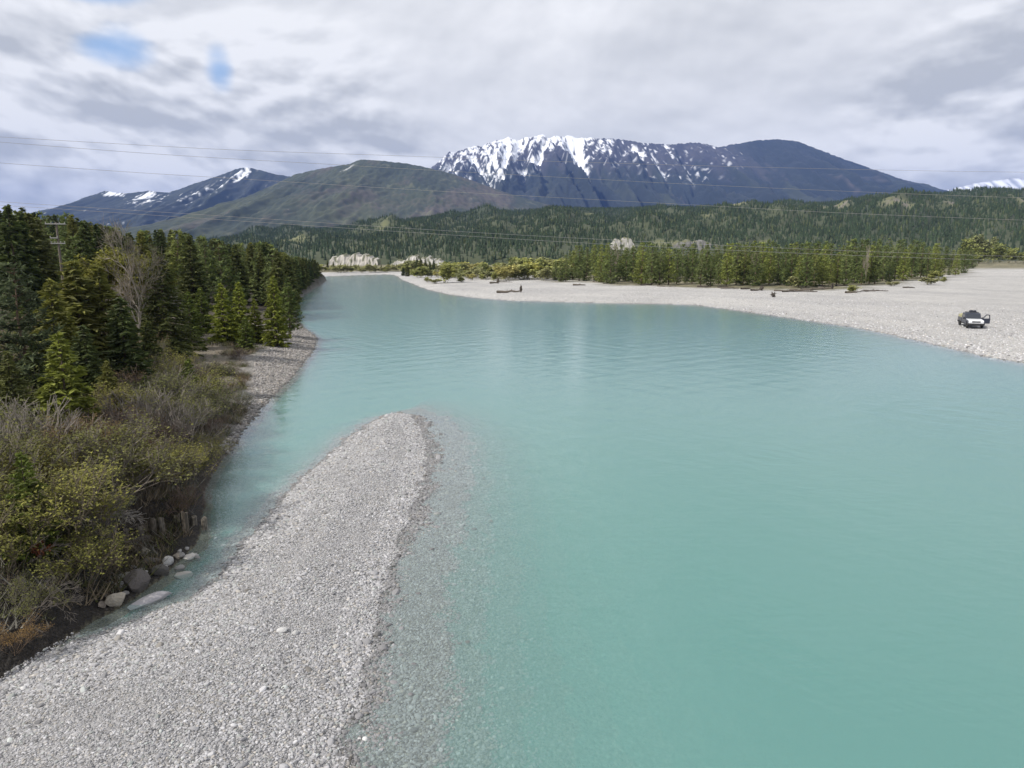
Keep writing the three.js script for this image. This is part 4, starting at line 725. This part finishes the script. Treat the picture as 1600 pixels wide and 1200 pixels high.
// ------------------------------------------------------------------ old timber pilings
const pileTex = grainTexture(128, 91, (x, y, r) => { const v = clamp(0.62 + 0.4 * n2(x * 0.35, y * 0.03) + 0.2 * n2(x * 0.09, y * 0.1) + (r() - 0.5) * 0.1, 0, 1) * 255; return [v, v * 0.98, v * 0.94]; });
pileTex.colorSpace = THREE.SRGBColorSpace;
{
  const list = [[200, 826, 849, 7], [221, 821, 846, 10], [240, 809, 845, 10], [256, 808, 841, 9], [277, 805, 829, 9], [291, 803, 838, 10], [304, 808, 826, 9], [320, 810, 827, 9]];
  const names = ['short weathered piling at the left end of the row', 'leaning grey piling second from the left', 'stout dark piling third from the left', 'grey piling fourth from the left', 'short piling right of the middle of the row', 'tall pale split piling third from the right end', 'squat dark piling second from the right end', 'broken grey piling at the right end of the row in the water'];
  list.forEach(([px, ty, by, w], i) => {
    const q = rng(40 + i), [x, z] = onPlane(px, by, 0), hgt = Math.max(0.4, atDepth(px, ty, -z)[1]), r = ((w / 2) * Math.hypot(z, EYE)) / F;
    const g = new THREE.CylinderGeometry(r * 0.92, r * 1.05, hgt + 1, 14, 10); g.translate(0, (hgt - 1) / 2, 0);
    const p = g.attributes.position; for (let k = 0; k < p.count; k++) { const a = Math.atan2(p.getZ(k), p.getX(k)), f = 1 + 0.12 * n2(a * 2.3 + i * 5, p.getY(k) * 1.5) + 0.06 * Math.sin(a * 7 + i); p.setX(k, p.getX(k) * f); p.setZ(k, p.getZ(k) * f); if (p.getY(k) > hgt - 0.05) p.setY(k, p.getY(k) + 0.1 * n2(p.getX(k) * 9 + i, p.getZ(k) * 9) + 0.04 * Math.cos(a + i)); }
    g.computeVertexNormals();
    const o = new THREE.Mesh(g, std(lin(...(i % 3 === 2 ? [0.24, 0.21, 0.175] : [0.42, 0.385, 0.335])), 0.95, { map: pileTex })); add(o, 'piling'); o.position.set(x, 0, z); o.rotation.set((q() - 0.5) * 0.16, q() * 6, (q() - 0.5) * 0.22);
    tag(o, names[i], 'piling', 'old pilings on the left bank');
  });
}

// ------------------------------------------------------------------ driftwood and fallen branches
const woodMat = std(lin(0.3, 0.265, 0.225), 0.95, { map: pileTex }), darkWood = std(lin(0.18, 0.155, 0.13), 0.95, { map: pileTex });
function logGeo(L, r, seed) {
  const q = rng(seed), pts = [...Array(6)].map((_, i) => new THREE.Vector3((i / 5 - 0.5) * L, (q() - 0.5) * L * 0.04 + r * 0.8, (q() - 0.5) * L * 0.06)), g = new THREE.TubeGeometry(new THREE.CatmullRomCurve3(pts), 14, r, 7);
  const p = g.attributes.position; for (let i = 0; i < p.count; i++) { const t = clamp(p.getX(i) / L + 0.5, 0, 1), k = lerp(1.1, 0.45, t), c = pts[Math.min(5, Math.round(t * 5))]; p.setY(i, c.y + (p.getY(i) - c.y) * k); p.setZ(i, c.z + (p.getZ(i) - c.z) * k); }
  const b = new Buf(); for (let k = 0; k < 4; k++) { const x = (q() - 0.3) * L * 0.5, a = q() * 3; b.stick([x, r, 0], [x + 0.3 * L * 0.3, r + Math.sin(a) * L * 0.1, Math.cos(a) * L * 0.14], r * 0.25, r * 0.1, [1, 1, 1]); }
  const e = b.geo(); e.deleteAttribute('color'); const main = g.toNonIndexed(); main.deleteAttribute('uv'); main.computeVertexNormals(); return mergeGeometries([main, e]);
}
function rootGeo(R, seed) {
  const q = rng(seed), b = new Buf();
  for (let k = 0; k < 16; k++) { const a = (k / 16) * 6.28 + q() * 0.4, L = R * (0.7 + q() * 0.5); let p = [0, R * 0.8, 0]; for (let s = 1; s <= 3; s++) { const t = s / 3, e = [(q() - 0.5) * R * 0.4 + (s === 3 ? 0.2 * R * (q() - 0.5) : 0), R * 0.8 + Math.sin(a) * L * t, Math.cos(a) * L * t]; b.stick(p, e, R * 0.2 * (1.15 - t), R * 0.2 * (1.05 - t) + 0.015, [1, 1, 1], 5); p = e; } }
  const g = b.geo(); g.deleteAttribute('color'); const core = new THREE.IcosahedronGeometry(R * 0.42, 2); core.translate(0, R * 0.75, 0); core.deleteAttribute('uv'); const cp = core.attributes.position; for (let i = 0; i < cp.count; i++) cp.setX(i, cp.getX(i) * 0.7 + 0.1 * n3(cp.getX(i) * 4, cp.getY(i) * 4, cp.getZ(i) * 4)); return mergeGeometries([g, core]);
}
function seat(px, py) { let g = 1, x, z; for (let k = 0; k < 6; k++) { [x, z] = onPlane(px, py, g); g = lerp(g, gy(x, z), 0.7); } return [x, g, z]; }
function rootwad(px, py, R, L, turn, label) {
  const [x, y, z] = seat(px, py), o = base('driftwood_stump', x, y - 0.1, z, turn);
  part(o, 'root', rootGeo(R, Math.floor(px)), darkWood); if (L) { const l = part(o, 'log', logGeo(L, R * 0.28, px), woodMat); l.position.set(-L / 2, R * 0.1, 0); }
  tag(o, label, 'driftwood');
}
rootwad(814, 457, 1.25, 6.5, 0.12, 'dark upturned root with a long log, lone on the far gravel near the water');
rootwad(778, 443, 1.3, 3, 0.4, 'dark root stump further back on the far gravel');
rootwad(1208, 464, 0.8, 1.5, 1.2, 'small root stump alone on the gravel left of the tan shrub');
rootwad(1190, 454, 1.0, 4, 0.5, 'root stump with a log at the left of the debris heap');
rootwad(1300, 452, 1.2, 3.5, -0.5, 'grey root stump before the middle of the pine stand');
{
  const q = rng(929), list = [[790, 441, 5], [935, 441, 5], [948, 443, 4], [1041, 448, 6], [1130, 449, 4], [1140, 451, 5], [1165, 452, 3], [1228, 455, 6], [1240, 456, 7], [1252, 454, 6], [1262, 456, 5], [1270, 453, 7], [1345, 456, 8], [1362, 455, 5], [1378, 455, 3], [1284, 447, 6], [1420, 450, 3], [905, 446, 4], [1010, 446, 4], [870, 437, 6], [1100, 449, 4], [1315, 447, 6], [700, 433, 7], [740, 434, 6], [800, 434, 7], [830, 435, 6], [520, 434, 6], [1330, 458, 3]];
  list.forEach(([px, py, L], i) => { const [x, y, z] = seat(px, py), o = new THREE.Mesh(logGeo(L, 0.16 + q() * 0.16, i + 3), i % 2 ? woodMat : darkWood); add(o, 'driftwood_log'); o.position.set(x, y - 0.03, z); o.rotation.y = (q() - 0.5) * 1.6; tag(o, i % 2 ? 'pale weathered driftwood log on the gravel by the far tree line' : 'dark driftwood log on the gravel by the far tree line', 'driftwood', i % 2 ? 'pale driftwood logs of the right flat' : 'dark driftwood logs of the right flat'); });
  const dead = [0, 1, 2].map((k) => forking({ seed: 140 + k, h: 3.2, depth: 4, r0: 0.04, ratio: 0.78, kids: 3, angle: 0.5, bark: k === 1 ? [0.27, 0.245, 0.215] : [0.15, 0.13, 0.11], minR: 0.009, up: 0 }));
  const spots = [[115, 845, 1.1, 'long pale dead branch fanning over the bank below the dark young fir', 1], [60, 880, -0.4, 'dead branch lying beside the rust orange sprig', 0], [85, 905, 0.6, 'grey dead branch low on the dark bank', 2], [120, 915, 2.2, 'dead branch pointing down to the channel from the dark bank', 0], [30, 850, 0.9, 'pale dead branch rising at the left edge below the dark young fir', 1], [160, 880, 1.6, 'tangled dead branch above the boulders', 2], [45, 960, 0.3, 'dead branch lowest on the dark bank at the left edge', 0], [190, 750, 1.4, 'bleached branch sticking out of the brush above the pilings', 1], [170, 860, 0.2, 'second tangled dead branch above the boulders', 0], [100, 960, 1.9, 'dead branch trailing to the water left of the boulders', 2]];
  for (const [px, py, turn, label, k] of spots) { const [x, y, z] = seat(px, py), o = plant('branch', 'fallen_branch', dead[k], x, y + 0.15, z, 1.5 + 0.5 * (k % 2), { label, category: 'branch' }); o.rotation.set(0, turn, -1.25); }
  const pole = forking({ seed: 151, h: 4, depth: 3, r0: 0.05, ratio: 0.8, kids: 2, angle: 0.4, bark: [0.4, 0.37, 0.32], minR: 0.012, up: 0 });
  { const [x, y, z] = seat(214, 520), o = plant('branch', 'leaning_snag', pole, x, y, z, 3.6, { label: 'thin bleached snag leaning left of the broad spruce', category: 'branch' }); o.rotation.set(0, 0.3, -0.45); }
  const rust = forking({ seed: 161, h: 0.8, stems: 5, spread: 0.8, depth: 2, r0: 0.012, ratio: 0.75, kids: 3, bark: [0.2, 0.1, 0.06], leaf: [0.2, 0.065, 0.03], leafSize: 0.045, leaves: 6, lastFrom: 3 });
  { const [x, y, z] = seat(66, 892); plant('bush', 'rust_sprig', rust, x, y + 0.5, z, 0.36, { label: 'small rust orange sprig on the dark bank at the left', category: 'shrub' }); }
}


// ------------------------------------------------------------------ utility pole and wires
{
  const grey = std(lin(0.34, 0.33, 0.31), 0.8), wood = std(lin(0.15, 0.125, 0.1), 0.95), D = 92, top = atDepth(87.5, 347, D), g = gy(top[0], top[2]), H = top[1] - g;
  const o = base('utility_pole', top[0], g, top[2], 0.25);
  const pg = new THREE.CylinderGeometry(0.13, 0.19, H + 1, 12); pg.translate(0, (H - 1) / 2, 0); part(o, 'pole', pg, wood);
  for (const [dy, L, dx] of [[0.25, 2.4, -0.05], [2.05, 0.9, -0.4], [2.75, 1.7, 0]]) {
    const a = new RoundedBoxGeometry(L, 0.13, 0.12, 1, 0.02); const c = part(o, 'crossarm', a, grey); c.position.set(dx, H - dy, 0.17);
    for (const s of [-0.46, -0.2, 0.2, 0.46]) { if (L < 1 && Math.abs(s) < 0.3) continue; const i = new THREE.LatheGeometry([[0.02, 0], [0.05, 0.02], [0.035, 0.08], [0.06, 0.1], [0.03, 0.2], [0, 0.21]].map(([x, y]) => new THREE.Vector2(x, y)), 8); const m = part(c, 'insulator', i, grey); m.position.set(s * L, 0.065, 0); }
  }
  tag(o, 'wooden utility pole with grey crossarms standing before the left forest', 'utility pole');
  const wires = [
    ['highest thin wire crossing the sky', [[-200, 202], [190, 225], [360, 234], [640, 244], [800, 250], [960, 255], [1100, 259], [1400, 266], [1600, 269], [1850, 271]]],
    ['second wire from the top, crossing the snowy mountain', [[-200, 206], [250, 241], [520, 257], [640, 264], [930, 280], [1080, 288], [1400, 302], [1600, 309], [1850, 315]]],
    ['middle wire crossing in front of the green mountain', [[-200, 240], [190, 268], [400, 281], [640, 296], [820, 306], [1080, 320], [1300, 332], [1600, 344], [1850, 352]]],
    ['upper one of the two low wires over the river bend', [[-200, 302], [105, 322], [400, 341], [640, 357], [900, 372], [1280, 390], [1600, 401], [1850, 407]]],
    ['lowest wire over the river bend', [[-200, 308], [100, 327], [400, 347], [640, 363], [900, 379], [1280, 397], [1600, 408], [1850, 414]]]];
  wires.forEach(([label, pts], i) => {
    const lift = i > 2 ? 18 : 0, A = atDepth(0, 300, 74 + lift), B = atDepth(1600, 300, 104 + lift), sx = (B[0] - A[0]), sz = B[2] - A[2];
    const w = pts.map(([px, py]) => { const d = ray(px, py), k = d[0] / d[2], t = (k * A[2] - A[0]) / (sx - k * sz), z = A[2] + sz * t; return new THREE.Vector3(...atDepth(px, py, -z)); });
    const g = new THREE.TubeGeometry(new THREE.CatmullRomCurve3(w), 160, i > 2 ? 0.02 : 0.017, 5);
    tag(add(new THREE.Mesh(g, std(lin(0.3, 0.28, 0.27), 0.6)), 'power_line'), label, 'power line', 'wires over the river');
  });
}

// ------------------------------------------------------------------ the pickup on the gravel
{
  const [x, y, z] = seat(1517, 511), t = base('pickup_truck', x, y + 0.02, z, Math.atan2(-0.36, 0.93));
  tag(t, 'dark pickup with a white hood and its driver door open on the gravel', 'truck');
  const navy = new THREE.MeshPhysicalMaterial({ color: lin(0.025, 0.03, 0.048), roughness: 0.4, clearcoat: 0.25, clearcoatRoughness: 0.1 }), white = new THREE.MeshPhysicalMaterial({ color: lin(0.78, 0.79, 0.8), roughness: 0.35, clearcoat: 0.6, clearcoatRoughness: 0.1 });
  const black = std(lin(0.02, 0.02, 0.022), 0.7), glass = new THREE.MeshPhysicalMaterial({ color: lin(0.03, 0.035, 0.045), roughness: 0.08, specularIntensity: 1 }), chrome = std(lin(0.6, 0.6, 0.62), 0.25, { metalness: 0.9 }), lampMat = new THREE.MeshPhysicalMaterial({ color: lin(0.75, 0.77, 0.8), roughness: 0.1, clearcoat: 1 });
  const boxG = (w, h, d, r = 0.04) => new RoundedBoxGeometry(w, h, d, 2, r);
  const prof = (pts, w, bevel = 0.04) => { const s = new THREE.Shape(); pts.forEach(([a, b], i) => (i ? s.lineTo(a, b) : s.moveTo(a, b))); const g = new THREE.ExtrudeGeometry(s, { depth: w - bevel * 2, bevelSize: bevel, bevelThickness: bevel, bevelSegments: 2, curveSegments: 4 }); g.translate(0, 0, -(w - bevel * 2) / 2); g.rotateY(-Math.PI / 2); return g; };   // points are (forward, up)
  const at = (m, a, b, c) => { m.position.set(a, b, c); return m; };
  const body = part(t, 'cab', prof([[0.85, 0.55], [0.85, 1.12], [0.8, 1.16], [0.2, 1.78], [0.05, 1.83], [-1.0, 1.84], [-1.15, 1.78], [-1.3, 1.18], [-1.32, 0.55]], 1.78), navy);
  const ws = part(t, 'windshield', prof([[0.0, 0], [0.02, 0], [-0.52, 0.55], [-0.54, 0.55]], 1.5, 0.01), glass); at(ws, 0, 1.19, 0.83);
  for (const s of [-1, 1]) { const w = part(t, 'side_window', prof([[0.45, 0], [-0.95, 0], [-0.86, 0.48], [0.05, 0.48]], 0.02, 0.005), glass); at(w, s * 0.895, 1.22, 0.05); }
  part(t, 'hood', prof([[0.85, 0.7], [0.85, 1.12], [1.5, 1.1], [2.25, 1.02], [2.36, 0.95], [2.36, 0.7]], 1.7, 0.06), white);
  for (const s of [-1, 1]) { const f = part(t, 'fender', prof([[0.83, 0.5], [0.83, 1.08], [2.2, 0.98], [2.32, 0.9], [2.32, 0.62], [2.12, 0.62], [2.05, 0.82], [1.82, 0.93], [1.58, 0.93], [1.35, 0.82], [1.26, 0.5]], 0.2, 0.03), navy); at(f, s * 0.86, 0, 0); }
  const front = at(part(t, 'front_panel', boxG(1.72, 0.3, 0.12, 0.04), white), 0, 0.86, 2.36);
  const gr = at(part(t, 'grille', boxG(0.95, 0.22, 0.05, 0.02), black), 0, 0.87, 2.42);
  for (const dy of [-0.06, 0.04]) at(part(gr, 'grille_bar', boxG(0.9, 0.035, 0.03, 0.01), chrome), 0, dy, 0.022);
  for (const s of [-1, 1]) at(part(t, 'headlight', boxG(0.3, 0.2, 0.07, 0.03), lampMat), s * 0.66, 0.87, 2.415);
  at(part(t, 'front_bumper', boxG(1.9, 0.24, 0.22, 0.05), black), 0, 0.56, 2.42);
  for (const s of [-1, 1]) at(part(t, 'side_sill', boxG(0.1, 0.14, 2.2, 0.03), black), s * 0.88, 0.5, -0.2);
  at(part(t, 'chassis', boxG(1.2, 0.22, 4.7, 0.04), black), 0, 0.48, -0.2);
  const bed = part(t, 'cargo_bed', mergeGeometries([boxG(1.7, 0.08, 2.05, 0.02).translate(0, 0.66, -2.4), boxG(0.09, 0.52, 2.05, 0.03).translate(-0.87, 0.9, -2.4), boxG(0.09, 0.52, 2.05, 0.03).translate(0.87, 0.9, -2.4), boxG(1.7, 0.5, 0.07, 0.02).translate(0, 0.9, -1.4)]), navy);
  at(part(t, 'tailgate', boxG(1.66, 0.07, 0.5, 0.02), navy), 0, 0.68, -3.68);
  at(part(t, 'rear_bumper', boxG(1.8, 0.16, 0.16, 0.03), black), 0, 0.52, -3.5);
  for (const s of [-1, 1]) at(part(t, 'tail_light', boxG(0.1, 0.26, 0.06, 0.02), std(lin(0.3, 0.015, 0.015), 0.3)), s * 0.86, 0.92, -3.44);
  for (const s of [-1, 1]) for (const wz of [1.7, -2.35]) {
    const w = new THREE.Group(); w.name = 'wheel'; w.position.set(s * 0.84, 0.39, wz); t.add(w);
    const ty = new THREE.TorusGeometry(0.27, 0.12, 12, 28); ty.rotateY(Math.PI / 2); ty.scale(1.1, 1, 1); part(w, 'tyre', ty, std(lin(0.022, 0.022, 0.022), 0.9));
    const rm = new THREE.LatheGeometry([[0, 0.03], [0.06, 0.05], [0.09, 0.02], [0.2, 0.04], [0.23, 0.07], [0.23, -0.07], [0, -0.07]].map(([a, b]) => new THREE.Vector2(a, b)), 20); rm.rotateZ(-s * Math.PI / 2); part(w, 'rim', rm, chrome);
  }
  for (const s of [-1, 1]) at(part(t, 'mirror', boxG(0.22, 0.24, 0.1, 0.04), black), s * 1.04, 1.24, 0.6);
  { // open driver door, hinged at its front edge
    const s = new THREE.Shape([[0, 0], [1.05, 0], [1.08, 0.6], [0.98, 1.16], [0.55, 1.2], [0.1, 0.68], [0, 0.62]].map(([a, b]) => new THREE.Vector2(a, b)));
    s.holes.push(new THREE.Path([[0.2, 0.66], [0.6, 1.12], [0.93, 1.09], [1.0, 0.66]].map(([a, b]) => new THREE.Vector2(a, b))));
    const g = new THREE.ExtrudeGeometry(s, { depth: 0.07, bevelSize: 0.015, bevelThickness: 0.015, bevelSegments: 1 });
    const d = part(t, 'open_door', g, navy); d.position.set(0.92, 0.56, 0.78); d.rotation.y = 0.32;
    const h = part(d, 'handle', boxG(0.16, 0.04, 0.04, 0.01), chrome); h.position.set(0.88, 0.56, -0.02);
  }
  const rack = part(t, 'roof_rack', mergeGeometries([boxG(1.5, 0.05, 0.06, 0.01).translate(0, 1.97, -0.05), boxG(1.5, 0.05, 0.06, 0.01).translate(0, 1.97, -0.85), ...[-0.65, 0.65].flatMap((a) => [boxG(0.05, 0.14, 0.05, 0.01).translate(a, 1.89, -0.05), boxG(0.05, 0.14, 0.05, 0.01).translate(a, 1.89, -0.85)])]), black);
  t.updateMatrixWorld(true);
  const place = (geo, name, mat, p, turn, label, cat) => { const m = new THREE.Mesh(geo, mat); add(m, name); m.position.copy(t.localToWorld(new THREE.Vector3(...p))); m.rotation.y = t.rotation.y + turn; return tag(m, label, cat); };
  const lump = (w, h, d, seed) => { const g = new THREE.BoxGeometry(w, h, d, 10, 7, 10); const p = g.attributes.position; for (let i = 0; i < p.count; i++) { const a = p.getX(i), b = p.getY(i), c = p.getZ(i), k = 1 - 0.18 * ((2 * a / w) ** 4 + (2 * c / d) ** 4) * (b > 0 ? 1 : 0.3); p.setXYZ(i, a * (1 + 0.1 * n3(b * 4, c * 3, seed)), b * k + 0.07 * n3(a * 3, c * 3, seed + 2), c * (1 + 0.1 * n3(a * 3, b * 4, seed))); } g.computeVertexNormals(); return g; };
  place(lump(1.3, 0.95, 1.15, 1), 'cargo_bundle', std(lin(0.36, 0.34, 0.2), 0.95), [-0.18, 1.17, -2.75], 0.15, 'olive tan tarpaulin bundle in the bed of the pickup', 'bundle');
  place(lump(0.75, 0.7, 0.6, 3), 'dark_bundle', std(lin(0.04, 0.042, 0.05), 0.9), [0.25, 1.05, -1.8], 0.3, 'dark duffel bundle between the cab and the tarpaulin', 'bundle');
  place(lump(0.7, 0.22, 0.5, 5), 'roof_bag', std(lin(0.03, 0.033, 0.045), 0.9), [0.1, 2.1, -0.45], 0.1, 'small dark bag tied on the roof rack of the pickup', 'bag');
}
scene.traverse((o) => { if (o.isMesh) { o.castShadow = true; o.receiveShadow = true; } });
renderer.render(scene, camera);
